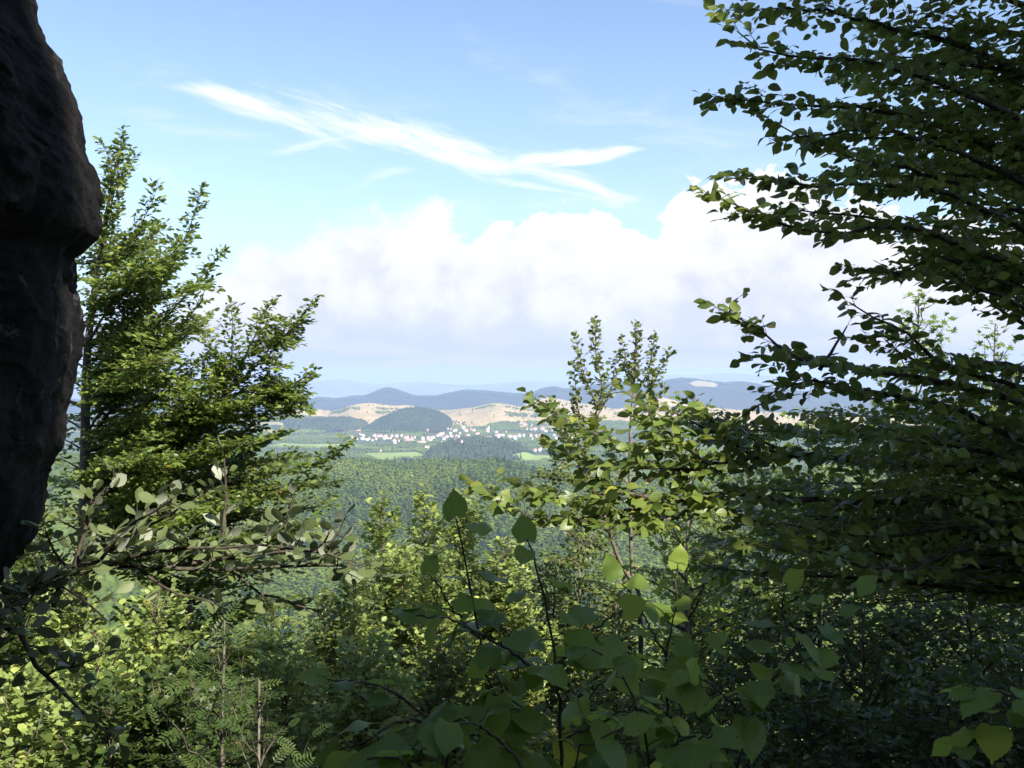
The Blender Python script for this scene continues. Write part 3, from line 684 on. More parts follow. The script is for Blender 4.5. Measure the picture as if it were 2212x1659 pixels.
CL_S = [clump_template(k, 60, 0.23) for k in range(4)]; CL_L = [clump_template(10+k, 150, 0.14) for k in range(3)]
def U(x, y): return 1106+x/y*F

# house sites (picture coordinates in the 1200..2000 x 1480..1660 enlargement): x, y, width, kind
HS = [(148,222,20,'r'),(201,236,8,'w'),(228,190,10,'r'),(250,200,22,'w'),(268,206,12,'r'),(292,242,34,'W'),(250,236,26,'W'),(318,232,14,'r'),(350,246,18,'w'),(372,205,26,'r'),(386,238,22,'p'),
      (412,212,30,'r'),(440,204,14,'r'),(466,232,24,'w'),(452,220,12,'r'),(480,216,26,'w'),(500,230,16,'w'),(525,228,16,'w'),(541,211,18,'w'),(565,256,26,'r'),(588,210,26,'r'),(570,278,20,'w'),(610,254,14,'p'),
      (636,206,18,'w'),(680,226,40,'r'),(697,212,16,'w'),(735,228,18,'w'),(766,220,14,'r'),(893,154,18,'R'),(846,240,26,'g'),(898,224,22,'w'),(945,222,34,'w'),(912,244,44,'t'),(990,204,18,'w'),(1012,200,28,'w'),(1034,186,38,'w'),
      (1046,224,12,'r'),(1052,238,22,'r'),(1092,132,12,'w'),(1122,136,12,'w'),(1118,186,20,'g'),(1082,214,22,'r'),(1124,206,24,'r'),(1136,216,16,'w'),(1150,156,14,'w'),(1170,152,24,'w'),(1170,254,32,'w'),(1176,212,18,'w'),
      (1198,214,20,'w'),(1212,178,16,'w'),(1231,262,18,'w'),(1245,130,26,'g'),(1270,156,36,'r'),(1290,200,32,'p'),(1303,244,32,'t'),(1318,140,14,'r'),(1345,152,34,'r'),(1392,182,20,'p'),(1375,186,12,'w'),(1104,272,16,'p'),
      (1028,268,18,'w'),(1000,302,14,'w'),(876,314,16,'w'),(900,320,18,'w'),(1480,160,32,'r'),(1476,220,28,'w'),(1508,224,30,'p'),(1480,136,14,'w'),(1495,134,12,'g'),(1566,170,30,'w'),(1584,204,44,'w'),(1630,202,28,'w'),
      (1590,222,22,'w'),(1668,166,8,'w'),(1698,214,36,'w'),(1746,216,30,'r'),(1750,234,36,'g'),(1795,208,26,'r'),(1840,206,18,'w'),(1822,88,26,'W'),(1845,92,34,'p'),(1832,74,12,'w'),(1924,96,12,'w'),(1873,138,12,'w'),(1914,140,14,'w'),
      (1950,142,30,'r'),(2025,142,36,'r'),(2050,158,36,'t'),(1910,206,22,'r'),(1966,208,24,'w'),(2005,216,42,'r'),(1926,232,14,'w'),(1982,234,16,'w'),(1950,350,28,'w'),(1998,350,24,'w'),(2014,330,10,'r'),(2078,332,32,'w'),(2110,334,14,'w'),
      (432,352,10,'w'),(2065,62,14,'w'),(2120,150,14,'w'),(2040,236,30,'r'),(2140,200,18,'w'),(2160,230,24,'r'),(2190,180,16,'w'),(2200,250,22,'w'),(2230,215,24,'w'),(2260,140,16,'w'),(2290,175,22,'r'),(2320,220,26,'w'),(2360,190,18,'t')]
SITES = []
for i, (a, b, wd, k) in enumerate(HS):
    u, v = 727.7+a*0.2193, 897.5+(b+4)*0.2193
    h = hit(u, v, 1700)
    if h: SITES.append((h, wd*0.2193/F*h[1], k))
SX = np.array([s[0][0] for s in SITES]); SY = np.array([s[0][1] for s in SITES]); SW = np.array([s[1] for s in SITES])
def clear_of_houses(x, y, tx=1.0):
    ok = np.ones(len(x), bool)
    for a, b, wd in zip(SX, SY, SW):
        # keep the strip before each facade open
        ok &= ~((np.abs(x-a*(y/b)) < wd*0.62+4) & (y > b-95) & (y < b+14))
    return ok
# the wooded hills behind the village
for r_, nm, lb, sd in ((R_WL, 'hill_wood', 'dark mixed wood covering the long low hill left of the village', 5), (R_WR, 'hill_wood', 'dark dense wood covering the rounded hill above the village', 6), (R_KN, 'knoll_wood', 'green wood covering the rounded knoll in front of the village', 7)):
    x, y, rs = jgrid(r_.X[0]+20, r_.X[-1]-20, r_.D-r_.f*0.97, r_.D+r_.b*0.3, 8.2, sd)
    zz = r_.z(x, y); keep = (zz > ground_z(x, y)+1.0) & (~in_field(x, y)) & clear_of_houses(x, y)
    x, y, zz = x[keep], y[keep], zz[keep]
    scatter(nm, lb, x, y, zz+4.0, rs.uniform(4.2, 6.6, len(x)), (CONES+DOMES[:2]) if r_ is R_WR else DOMES+CONES[:1], M_MIXW, sd, 1.15)
# valley floor groves and hedges
x, y, rs = jgrid(-1500, 900, 1750, 4700, 10.5, 8); zz = surf(x, y)
g = fbm(x/140, y/90, 77, 4)+0.25*fbm(x/25, y/25, 78, 2)
dens = np.where(y < 2600, 0.35, np.where(y < 3300, 0.10, 0.0))+np.where(y > 3950, 0.02, 0)
vill = (U(x, y) > 760) & (y > 3350) & (y < 4300)
dens = np.where(vill, -0.10+0.10*(U(x, y) > 1000), dens); dens = np.where(~vill & (y > 3350), 0.12, dens)
tanhill = inside(R_TAN, x, y) & (R_TAN.z(x, y) > ground_z(x, y)+16)
dens = np.where(tanhill, -0.42, dens)
keep = (g+dens > 0.0) & (U(x, y) > 200) & (U(x, y) < 1700) & (~in_field(x, y)) & clear_of_houses(x, y) & (zz < ground_z(x, y)+90)
for r_ in (R_WL, R_WR, R_KN): keep &= ~(inside(r_, x, y) & (r_.z(x, y) > ground_z(x, y)+1))
x, y, zz = x[keep], y[keep], zz[keep]
scatter('valley_trees', 'green groves and hedges dotted over the valley floor among the fields and houses', x, y, zz+3.0, rs.uniform(3.6, 6.4, len(x)), DOMES, M_FAR, 9, 1.1)
# bushes on the dry hills
x, y, rs = jgrid(-1500, 1300, 4000, 5600, 26, 18); zz = surf(x, y)
keep = (rs.rand(len(x)) < 0.16+0.3*(fbm(x/200, y/200, 5, 2) > 0.25)) & (inside(R_TAN, x, y) | inside(R_TAN2, x, y)) & (~in_field(x, y)); x, y, zz = x[keep], y[keep], zz[keep]
scatter('hill_bushes', 'small dark bushes sprinkled over the dry grassy hills', x, y, zz+1, rs.uniform(2.0, 4.5, len(x)), DOMES[:2], M_FAR, 19)
# conifer belts under the right hand knoll, on the blue ridge skyline
x, y, rs = jgrid(R_TAN2.X[2]-60, R_TAN2.X[6]+200, 5280, 5420, 9, 20); zz = surf(x, y)
scatter('conifer_belt', 'dark conifer belt at the foot of the bare knoll right of centre', x, y, zz+4, rs.uniform(4, 7, len(x)), CONES, M_CONI, 21, 1.3)
x, y, rs = jgrid(R_BLUE.X[8], R_BLUE.X[-4], R_BLUE.D-300, R_BLUE.D+60, 17, 22); zz = surf(x, y)
scatter('ridge_wood', 'hazy wood along the crest of the blue ridge', x, y, zz+3, rs.uniform(8, 13, len(x)), DOMES, M_CONI, 23)
# forest hillside in front of the valley
x, y, rs = jgrid(-900, 900, 330, 1640, 8.2, 24); u_ = U(x, y)
keep = (u_ > -60) & (u_ < 2280) & (~in_field(x, y)); x, y = x[keep], y[keep]; zz = surf(x, y); u_ = U(x, y)
vis = (u_ > 380) & (u_ < 1760)
con = rs.rand(len(x)) < np.clip(0.015+0.35*(fbm(x/70, y/70, 31, 2) > 0.55)+0.08*(x < -110)*(y < 1150), 0, 0.4)
near = y < 620
rr = rs.uniform(4.2, 7.6, len(x))
a = vis & ~near & ~con; scatter('forest', 'green deciduous forest covering the near hillside below the valley', x[a], y[a], zz[a]+3.0, rr[a], CL_S, M_FAR, 25, 0.95)
a = vis & con; scatter('conifer_forest', 'dark conifers standing in bands through the near hillside forest', x[a], y[a], zz[a]+4.0, rr[a]*0.70, [cone_template(30+k, 9, 9) for k in range(3)], M_CONI, 26, 1.35)
a = near & ~con; scatter('forest', 'bright green forest in the hollow just beyond the foreground trees', x[a], y[a], zz[a]+4.0, rr[a], CL_L, M_FAR, 27, 1.1)
a = ~vis & ~near & ~con; scatter('forest', 'forest glimpsed through gaps in the leaves at both sides', x[a], y[a], zz[a]+5.5, rr[a]*1.1, DOMES, M_FAR, 28, 1.1)
# spruces one can tell apart
def spruce(u, v, H, label, sd):
    h = hit(u, v, 330); rg = np.random.RandomState(sd)
    root = empty('spruce_tree', (h[0], h[1], h[2])); tag(root, label, 'tree', 'spruces standing out of the near forest')
    n = 900; t = rg.rand(n)**0.75; a = rg.uniform(0, 6.28, n); L = H*0.26*(1-t)**0.85*rg.uniform(0.6, 1.1, n)+0.4
    z = H*(0.10+0.90*t); p = np.stack([np.cos(a)*L*0.25, np.sin(a)*L*0.25, z+L*0.1], 1)
    d = np.stack([np.cos(a), np.sin(a), -0.35+0*a], 1); nn = np.stack([0*a, 0*a, 1+0*a], 1)+rg.normal(0, 0.3, (n, 3))
    V, FF, lc = place(T_SMALL, p, d, nn, L, rg)
    me = mkmesh('spruce_crown', V, FF, M_CONI, attrs={'tint': ('FACE', 'FLOAT', np.repeat(rg.rand(n), 2))}); link('crown', me, root)
    V, f = tubemesh([(0, 0, -1), (0, 0, H*0.5), (0, 0, H)], [H*0.018, H*0.01, 0.03], 8)
    link('trunk', mkmesh('spruce_trunk', V, [f], M_BARK, smooth=True), root)
spruce(763, 1128, 21, 'tall dark spruce at the left edge of the forest gap, taller of the close pair', 1)
spruce(742, 1122, 16, 'shorter dark spruce just left of the tall spruce in the forest gap', 2)
spruce(812, 1075, 15, 'small grey green spruce in the middle of the near forest', 3)
spruce(1214, 1175, 17, 'spruce in front of the pale scree patch', 4)
spruce(1240, 1180, 13, 'slim spruce right of the pale scree patch', 5)

# ------------------------------------------------------------------ village
M_WALLW = solid('white_render', (0.70, 0.69, 0.66), 0.8); M_WALLP = solid('pink_render', (0.62, 0.42, 0.36), 0.85); M_WALLT = solid('cream_render', (0.74, 0.66, 0.50), 0.85); M_WALLG = solid('pale_green_render', (0.56, 0.68, 0.62), 0.85)
M_ROOFR = solid('red_tile', (0.44, 0.22, 0.16), 0.85, 0.2, 0.5); M_ROOFG = solid('grey_sheet_roof', (0.52, 0.51, 0.50), 0.7); M_GLASS = solid('dark_window', (0.06, 0.07, 0.08), 0.2)
def box(V, Fq, x0, x1, y0, y1, z0, z1):
    b = len(V); V += [(x0, y0, z0), (x1, y0, z0), (x1, y1, z0), (x0, y1, z0), (x0, y0, z1), (x1, y0, z1), (x1, y1, z1), (x0, y1, z1)]
    Fq += [(b, b+3, b+2, b+1), (b+4, b+5, b+6, b+7), (b, b+1, b+5, b+4), (b+1, b+2, b+6, b+5), (b+2, b+3, b+7, b+6), (b+3, b, b+4, b+7)]
def house_parts(w_, d_, h_, rh, wall, roof, hip):
    V = []; Fq = []; box(V, Fq, -w_/2, w_/2, -d_/2, d_/2, -3, h_); tris = []
    me1 = mkmesh('wall', V, [np.array(Fq)], wall)
    if not hip: # gable infill is part of the wall
        b = len(V); V += [(-w_/2, -d_/2, h_), (-w_/2, d_/2, h_), (-w_/2, 0, h_+rh*0.93), (w_/2, -d_/2, h_), (w_/2, d_/2, h_), (w_/2, 0, h_+rh*0.93)]
        me1 = mkmesh('wall', V, [np.array(Fq), np.array([(b, b+2, b+1), (b+3, b+4, b+5)])], wall)
    e = 0.5; hx = (w_/2-d_/2*0.7 if hip else w_/2+e)
    V = [(-w_/2-e, -d_/2-e, h_-0.1), (w_/2+e, -d_/2-e, h_-0.1), (w_/2+e, d_/2+e, h_-0.1), (-w_/2-e, d_/2+e, h_-0.1), (-hx, 0, h_+rh), (hx, 0, h_+rh)]
    me2 = mkmesh('roof', V, [np.array([(0, 1, 5, 4), (2, 3, 4, 5)]), np.array([(1, 2, 5), (3, 0, 4)])], roof)
    wins = []; n = max(2, int(w_/3)); 
    for fl in range(max(1, int(h_//2.9))):
        for k in range(n):
            wins.append((-w_/2+w_*(k+0.5)/n, -d_/2, 1.65+fl*2.8))
    me3 = wins
    V = []; Fq = []; box(V, Fq, w_*0.2, w_*0.2+0.7, 0.6, 1.3, h_+rh*0.4, h_+rh+0.9); me4 = mkmesh('chimney', V, [np.array(Fq)], wall)
    return me1, me2, me3, me4
_V, _F = [], []; box(_V, _F, -0.55, 0.55, -0.04, 0.05, -0.65, 0.65); WIN = mkmesh('window', _V, [np.array(_F)], M_GLASS)
_V, _F = [], []; box(_V, _F, -1.2, 1.2, -0.06, 0.1, -1.1, 1.1); WINF = mkmesh('factory_window', _V, [np.array(_F)], M_GLASS)
KIND = {'w': (M_WALLW, M_ROOFR, 'white', 'red'), 'r': (M_WALLW, M_ROOFR, 'white', 'bright red'), 'R': (M_ROOFR, M_ROOFR, 'red', 'red'), 'W': (M_WALLW, M_ROOFG, 'white', 'grey'), 'p': (M_WALLP, M_ROOFR, 'pink', 'red'), 't': (M_WALLT, M_ROOFR, 'cream', 'red'), 'g': (M_WALLG, M_ROOFG, 'pale green', 'grey')}
HM = {}
rs = np.random.RandomState(3)
SPECIAL = {(292, 242): 'long low white hall at the left end of the village', (893, 154): 'small red house standing alone on the slope above the village', (1822, 88): 'white villa with grey roof high on the slope right of the village', (912, 244): 'wide cream house in the middle of the village', (1170, 254): 'tall white house at the lower edge of the village, just above the wooded knoll',
           (148, 222): 'leftmost house of the village, white with a red roof', (432, 352): 'tiny white hut between the green fields left of centre', (1950, 350): 'long white farm building among trees below the village, left of the pair', (2078, 332): 'round white farm building right of the farm pair below the village', (1245, 130): 'pale green house high above the village centre'}
for (h, wd, k), hs in zip(SITES, [q for q in HS]):
    wall, roof, wn, rn = KIND[k]; tall = 6.2 if wd > 7 else 4.2; key = (k, wd > 7, wd > 12)
    if key not in HM:
        W0 = 16.0 if wd > 12 else (10.0 if wd > 7 else 6.0); HM[key] = (house_parts(W0, 8.5 if wd > 7 else 6, (8.0 if k == 'g' else tall) if k != 'W' else 5, 2.2 if k != 'r' else 3.6, wall, roof, (len(HM) % 2) == 0), W0)
    mes, W0 = HM[key]
    root = empty('house', h); s_ = wd/W0*1.25; root.scale = (s_, 1.0*min(1.3, s_+0.2), 1.15*rs.uniform(0.9, 1.2)); root.rotation_euler = (0, 0, R(rs.uniform(-35, 25)))
    size = 'large' if wd > 12 else ('mid sized' if wd > 7 else 'small')
    lab = SPECIAL.get((hs[0], hs[1])) or f'{size} {wn} house with a {rn} roof in the far valley village'
    tag(root, lab, 'house', 'houses of the valley village')
    for nm, me in zip(('wall', 'roof', 'window_row', 'chimney'), mes):
        if nm == 'window_row':
            if wd > 12:
                for q in me: link('window', WIN, root, q)
            continue
        if nm == 'chimney' and k == 'W': continue
        link(nm, me, root)
# the long pink factory blocks
def factory(u, v, wpx, hgt, label, storeys):
    h = hit(u, v, 1700); wd = wpx/F*h[1]; root = empty('factory', h); tag(root, label, 'factory', 'pink blocks in the village'); root.rotation_euler = (0, 0, R(6))
    V = []; Fq = []; box(V, Fq, -wd/2, wd/2, -8, 8, -4, hgt); link('wall', mkmesh('wall', V, [np.array(Fq)], M_WALLP), root)
    V = []; Fq = []; box(V, Fq, -wd/2-0.6, wd/2+0.6, -8.6, 8.6, hgt+0.003, hgt+0.8); link('roof', mkmesh('roof', V, [np.array(Fq)], M_ROOFR), root)
    for fl in range(storeys):
        n = int(wd/4)
        for q in range(n): link('window', WINF, root, (-wd/2+wd*(q+0.5)/n, -8.0, 2.5+fl*4.2))
factory(727.7+709*0.2193, 897.5+264*0.2193, 96*0.2193, 12.5, 'large pink three storey block left of the village centre', 3)
factory(727.7+832*0.2193, 897.5+270*0.2193, 92*0.2193, 7, 'long low pink block just right of the large pink block', 1)

# ------------------------------------------------------------------ near trees
def gen(name, label, u, vtop, D, Rr, drop, lm, T_=T_SMALL, size=0.062, lstep=0.042, nb=34, seed=1, elev=(15, 55), tl=0.42, step=0.13, subs=3, trunk_r=0.07, jit=0.5, bark=M_BARK, twig=M_TWIG, group=None, wob=0.12, shape=0.7, subw=False, cat='tree', lean=0.0, pet=0.1, smooth=False, tipless=False):
    s = Tree(seed); rs = s.rs; top = pix(u, vtop, D); gx_, gy_ = top[0]-lean, top[1]; gz = float(ground_z(gx_, gy_))-0.2
    root = empty(name, (float(gx_), float(gy_), gz)); tag(root, label, cat, group)
    H = top[2]-gz; n = 16; t = np.linspace(0, 1, n)
    P = np.stack([gx_+(top[0]-gx_)*t+rs.normal(0, wob, n)*np.sin(math.pi*t), gy_+0*t+rs.normal(0, wob, n)*np.sin(math.pi*t), gz+H*t], 1); P = catmull(P[::3], 30)
    rad = trunk_r*(1-np.linspace(0, 1, 30))**0.8+0.006
    zc = max(gz+0.8, top[2]-drop)
    ga = rs.uniform(0, 6.28)
    for k in range(nb):
        f = (k+0.5)/nb; z = zc+(top[2]-0.12-zc)*f; j = np.clip((z-gz)/H*29, 0, 28.999); i = int(j); p = P[i]*(1-(j-i))+P[i+1]*(j-i)
        ga += 2.4+rs.normal(0, 0.25); e = R(elev[0]+(elev[1]-elev[0])*f+rs.normal(0, 7)); L = Rr*((1-f)**shape*0.92+0.13)*rs.uniform(0.72, 1.15)
        d = np.array([math.cos(ga)*math.cos(e), math.sin(ga)*math.cos(e), math.sin(e)])
        q1 = p+d*L*0.5+rs.normal(0, 0.05, 3)*L; q2 = p+d*L*np.array([1, 1, 1.0])+np.array([0, 0, rs.uniform(-0.05, 0.18)*L])
        s.limb([p, q1, q2], trunk_r*0.32*(1-0.5*f)*min(1, L)+0.004, 0.003, min(tl, 0.45*L+0.1), step, start=0.12, ang=52, vert=0.22, rise=0.08, wob=0.008, sides=5)
    s.finish(name, root, T_, lm, twig, bark, size, lstep, subs=subs, jit=jit, tw_r=0.003, sub_wood=subw, trunkP=(P, rad, 10), pet=pet, smooth=smooth)
    return root
LEAVES = 0
# --- left beech, drawn limb by limb
root = empty('beech_tree', tuple(float(q) for q in (*pix(178, 1250, 10.2)[:2], float(ground_z(-4.5, 10.2)))))
tag(root, 'tall beech tree beside the dark rock with branch tips sweeping up to the right', 'tree')
s = Tree(11); rs = s.rs; o = root.location
trunk = catmull([(o.x, o.y, o.z-0.3), pix(170, 1500, 10.2), pix(178, 1250, 10.1), pix(184, 1000, 10), pix(186, 800, 10), pix(205, 620, 9.95), pix(232, 450, 9.9), pix(258, 320, 9.85)], 50)
L1 = [([(205, 620, 9.95), (228, 500, 9.9), (250, 400, 9.8), (264, 297, 9.8)], .30), ([(215, 560, 9.9), (235, 440, 9.7), (242, 370, 9.7), (225, 318, 9.7)], .22), ([(240, 420, 9.8), (262, 380, 10), (280, 330, 10.2)], .2),
      ([(196, 690, 10), (245, 590, 9.8), (295, 505, 9.7), (338, 412, 9.6)], .26), ([(200, 650, 10), (250, 560, 10.2), (300, 500, 10.4), (330, 482, 10.5)], .24), ([(190, 740, 9.9), (250, 640, 9.4), (300, 590, 9.2), (335, 500, 9.2)], .25),
      ([(190, 820, 10), (290, 690, 9.7), (370, 570, 9.5), (410, 490, 9.4), (433, 424, 9.4)], .27), ([(190, 850, 10), (300, 745, 10.1), (390, 650, 10), (440, 595, 10), (478, 549, 10)], .26), ([(190, 800, 10), (270, 690, 9.9), (345, 610, 9.8), (382, 540, 9.8)], .34),
      ([(190, 900, 10), (320, 780, 9.6), (400, 695, 9.4), (452, 613, 9.3)], .25), ([(188, 880, 10), (300, 800, 10.4), (380, 740, 10.5), (440, 690, 10.6)], .4),
      ([(186, 1040, 10), (300, 1000, 9.7), (403, 948, 9.5), (474, 872, 9.4), (505, 836, 9.4), (556, 790, 9.4), (608, 739, 9.4), (676, 655, 9.4)], .27),
      ([(505, 836, 9.4), (530, 770, 9.5), (560, 700, 9.6), (585, 655, 9.6)], .22), ([(480, 865, 9.4), (500, 780, 9.3), (502, 720, 9.3), (500, 668, 9.3)], .26), ([(440, 900, 9.5), (470, 800, 9.7), (450, 740, 9.8), (430, 700, 9.8)], .3),
      ([(505, 836, 9.4), (560, 850, 9.3), (610, 840, 9.2), (662, 812, 9.2)], .30), ([(480, 868, 9.4), (560, 870, 9.5), (620, 850, 9.6), (655, 830, 9.6)], .3), ([(540, 845, 9.4), (590, 880, 9.3), (630, 870, 9.3)], .26),
      ([(420, 935, 9.5), (436, 928, 9.5), (480, 912, 9.4), (543, 896, 9.3), (580, 905, 9.3), (612, 893, 9.3)], .18),
      ([(186, 960, 10), (275, 841, 9.8), (311, 820, 9.7), (377, 818, 9.6), (440, 815, 9.5), (470, 790, 9.5)], .32), ([(250, 930, 9.9), (311, 882, 9.8), (350, 845, 9.7), (377, 826, 9.7), (430, 780, 9.6)], .3),
      ([(186, 940, 10), (240, 860, 9.6), (290, 800, 9.4), (350, 770, 9.3)], .34), ([(186, 1000, 10), (280, 960, 9.6), (370, 925, 9.4), (430, 900, 9.3), (500, 880, 9.2)], .32), ([(184, 1090, 10), (300, 1030, 9.6), (400, 985, 9.4), (490, 965, 9.3), (545, 955, 9.3)], .34),
      ([(180, 1150, 10), (280, 1090, 9.7), (370, 1050, 9.6), (450, 1030, 9.5)], .36), ([(178, 1200, 10), (260, 1160, 9.5), (330, 1130, 9.3)], .36), ([(182, 1060, 10), (240, 1020, 9.2), (300, 1000, 8.9), (340, 990, 8.8)], .36)]
for pts, tl in L1:
    q_ = pts[-1]; p_ = pts[-2]; pts = pts[:-1]+[tuple(a*0.91+b*0.09 for a, b in zip(q_, p_))]
    L = len(pts); s.limb([pix(*q) for q in pts], 0.022 if L > 4 else 0.014, 0.003, tl*1.05, 0.046, start=0.14, ang=42, vert=0.30, rise=0.16, wob=0.006, taper=0.45)
for k in range(62):
    v0 = rs.uniform(560, 1230); a = rs.uniform(-25, 48); L = rs.uniform(110, 260)*(1.0 if v0 > 650 else 0.6); D1 = rs.uniform(8.4, 11.8)
    u1 = 190+L*math.cos(R(a)); v1 = v0-L*abs(math.sin(R(a)))-20
    s.limb([pix(188, v0, 10), pix(190+L*0.55*math.cos(R(a)), v0-L*0.4*math.sin(R(abs(a))), 10+(D1-10)*0.5), pix(u1, v1, D1)], 0.016, 0.003, 0.40, 0.07, start=0.15, ang=46, vert=0.24, rise=0.1, taper=0.4)
for k in range(22):
    v0 = rs.uniform(930, 1180); L = rs.uniform(230, 400); D1 = rs.uniform(8.8, 11.2); v1 = v0-rs.uniform(60, 170)
    s.limb([pix(188, v0, 10), pix(190+L*0.5, (v0+v1)/2+15, (10+D1)/2), pix(190+L, v1, D1)], 0.016, 0.003, 0.34, 0.075, start=0.3, ang=46, vert=0.24, rise=0.1, taper=0.4)
for k in range(12):
    v0 = 660+45*k; L = rs.uniform(40, 110); D1 = rs.uniform(9.3, 11.5)
    s.limb([pix(184, v0, 10), pix(184-L*0.5, v0-L*0.3, (10+D1)/2), pix(184-L, v0-L*0.55, D1)], 0.014, 0.003, 0.34, 0.12, vert=0.2)
for k in range(26):
    t_ = rs.uniform(0.15, 0.95); base_ = catmull([pix(300, 1000, 9.7), pix(403, 948, 9.5), pix(505, 836, 9.4), pix(608, 739, 9.4), pix(660, 675, 9.4)], 40)[int(t_*39)]
    up_ = rs.uniform(0.15, 0.55)*(1.15-t_); d_ = np.array([rs.uniform(-0.18, 0.16), rs.uniform(-0.5, 0.5), up_])
    s.limb([base_, base_+d_*0.5+np.array([0.02, 0, 0]), base_+d_], 0.007, 0.002, 0.26, 0.05, vert=0.3, rise=0.15, taper=0.4)
for k in range(10):
    b_ = pix(rs.uniform(520, 600), rs.uniform(800, 870), 9.4); e_ = pix(rs.uniform(590, 655), rs.uniform(790, 890), rs.uniform(9.0, 9.9))
    s.limb([b_, (b_+e_)/2, e_], 0.006, 0.002, 0.26, 0.05, vert=0.3, rise=0.1, taper=0.4)
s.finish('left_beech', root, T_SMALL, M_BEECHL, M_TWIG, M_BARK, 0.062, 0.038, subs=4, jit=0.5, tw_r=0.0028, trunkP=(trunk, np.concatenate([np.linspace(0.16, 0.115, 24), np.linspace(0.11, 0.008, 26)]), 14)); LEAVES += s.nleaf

# --- second tree: dark crown reaching right under the first
root = empty('hornbeam_tree', (float(pix(405, 0, 9.6)[0]), 9.6, float(ground_z(-3.2, 9.6)))); tag(root, 'darker tree standing in front of the forest gap, its long lower limbs pointing right', 'tree')
s = Tree(12); rs = s.rs; o = root.location
trunk = catmull([(o.x, o.y, o.z-0.3), pix(412, 1480, 9.6), pix(404, 1300, 9.6), pix(415, 1180, 9.7), pix(440, 1060, 9.8), pix(470, 960, 9.9)], 36)
for pts, tl in [([(440, 1080, 9.7), (530, 1040, 9.5), (620, 1015, 9.3), (690, 1000, 9.2), (733, 972, 9.2)], .34), ([(425, 1130, 9.7), (540, 1080, 9.3), (620, 1060, 9.2), (700, 1045, 9.1)], .40), ([(420, 1160, 9.7), (520, 1120, 9.8), (610, 1100, 9.9), (690, 1095, 10)], .40),
                ([(450, 1040, 9.7), (520, 990, 9.9), (570, 955, 10), (600, 940, 10.1)], .34), ([(460, 1000, 9.8), (500, 960, 9.6), (530, 930, 9.5)], .32), ([(470, 970, 9.9), (450, 930, 9.9), (440, 905, 9.9)], .28), ([(420, 1150, 9.7), (360, 1080, 9.9), (310, 1030, 10)], .36), ([(410, 1230, 9.6), (500, 1180, 9.2), (590, 1160, 9.0), (660, 1140, 8.9)], .36),
                ([(405, 1300, 9.6), (480, 1230, 9.4), (560, 1200, 9.3), (610, 1190, 9.3)], .34), ([(404, 1320, 9.6), (350, 1260, 9.5), (300, 1230, 9.4)], .4), ([(405, 1400, 9.6), (480, 1340, 9.5), (530, 1310, 9.5)], .36), ([(405, 1380, 9.6), (340, 1340, 9.8), (290, 1330, 9.9)], .4), ([(408, 1440, 9.6), (480, 1410, 9.3), (540, 1400, 9.2)], .35), ([(430, 1100, 9.7), (480, 1060, 10.6), (560, 1020, 11)], .4), ([(440, 1080, 9.7), (520, 1010, 10.4), (640, 990, 10.8)], .4)]:
    s.limb([pix(*q) for q in pts], 0.02, 0.003, tl*1.1, 0.045, start=0.1, ang=48, vert=0.25, rise=0.1, taper=0.45)
for k in range(50):
    v0 = rs.uniform(1040, 1500); sg = rs.choice([-1, 1, 1]); L = rs.uniform(80, 200); D1 = rs.uniform(8.4, 11.2)
    s.limb([pix(420, v0, 9.7), pix(420+sg*L*0.5, v0-L*0.25, (9.7+D1)/2), pix(420+sg*L, v0-L*0.35, D1)], 0.014, 0.003, 0.38, 0.10, vert=0.22)
s.finish('hornbeam', root, T_SMALL, M_BEECH, M_TWIG, M_BARK, 0.066, 0.040, subs=4, jit=0.5, tw_r=0.0028, trunkP=(trunk, np.linspace(0.10, 0.012, 36), 12)); LEAVES += s.nleaf

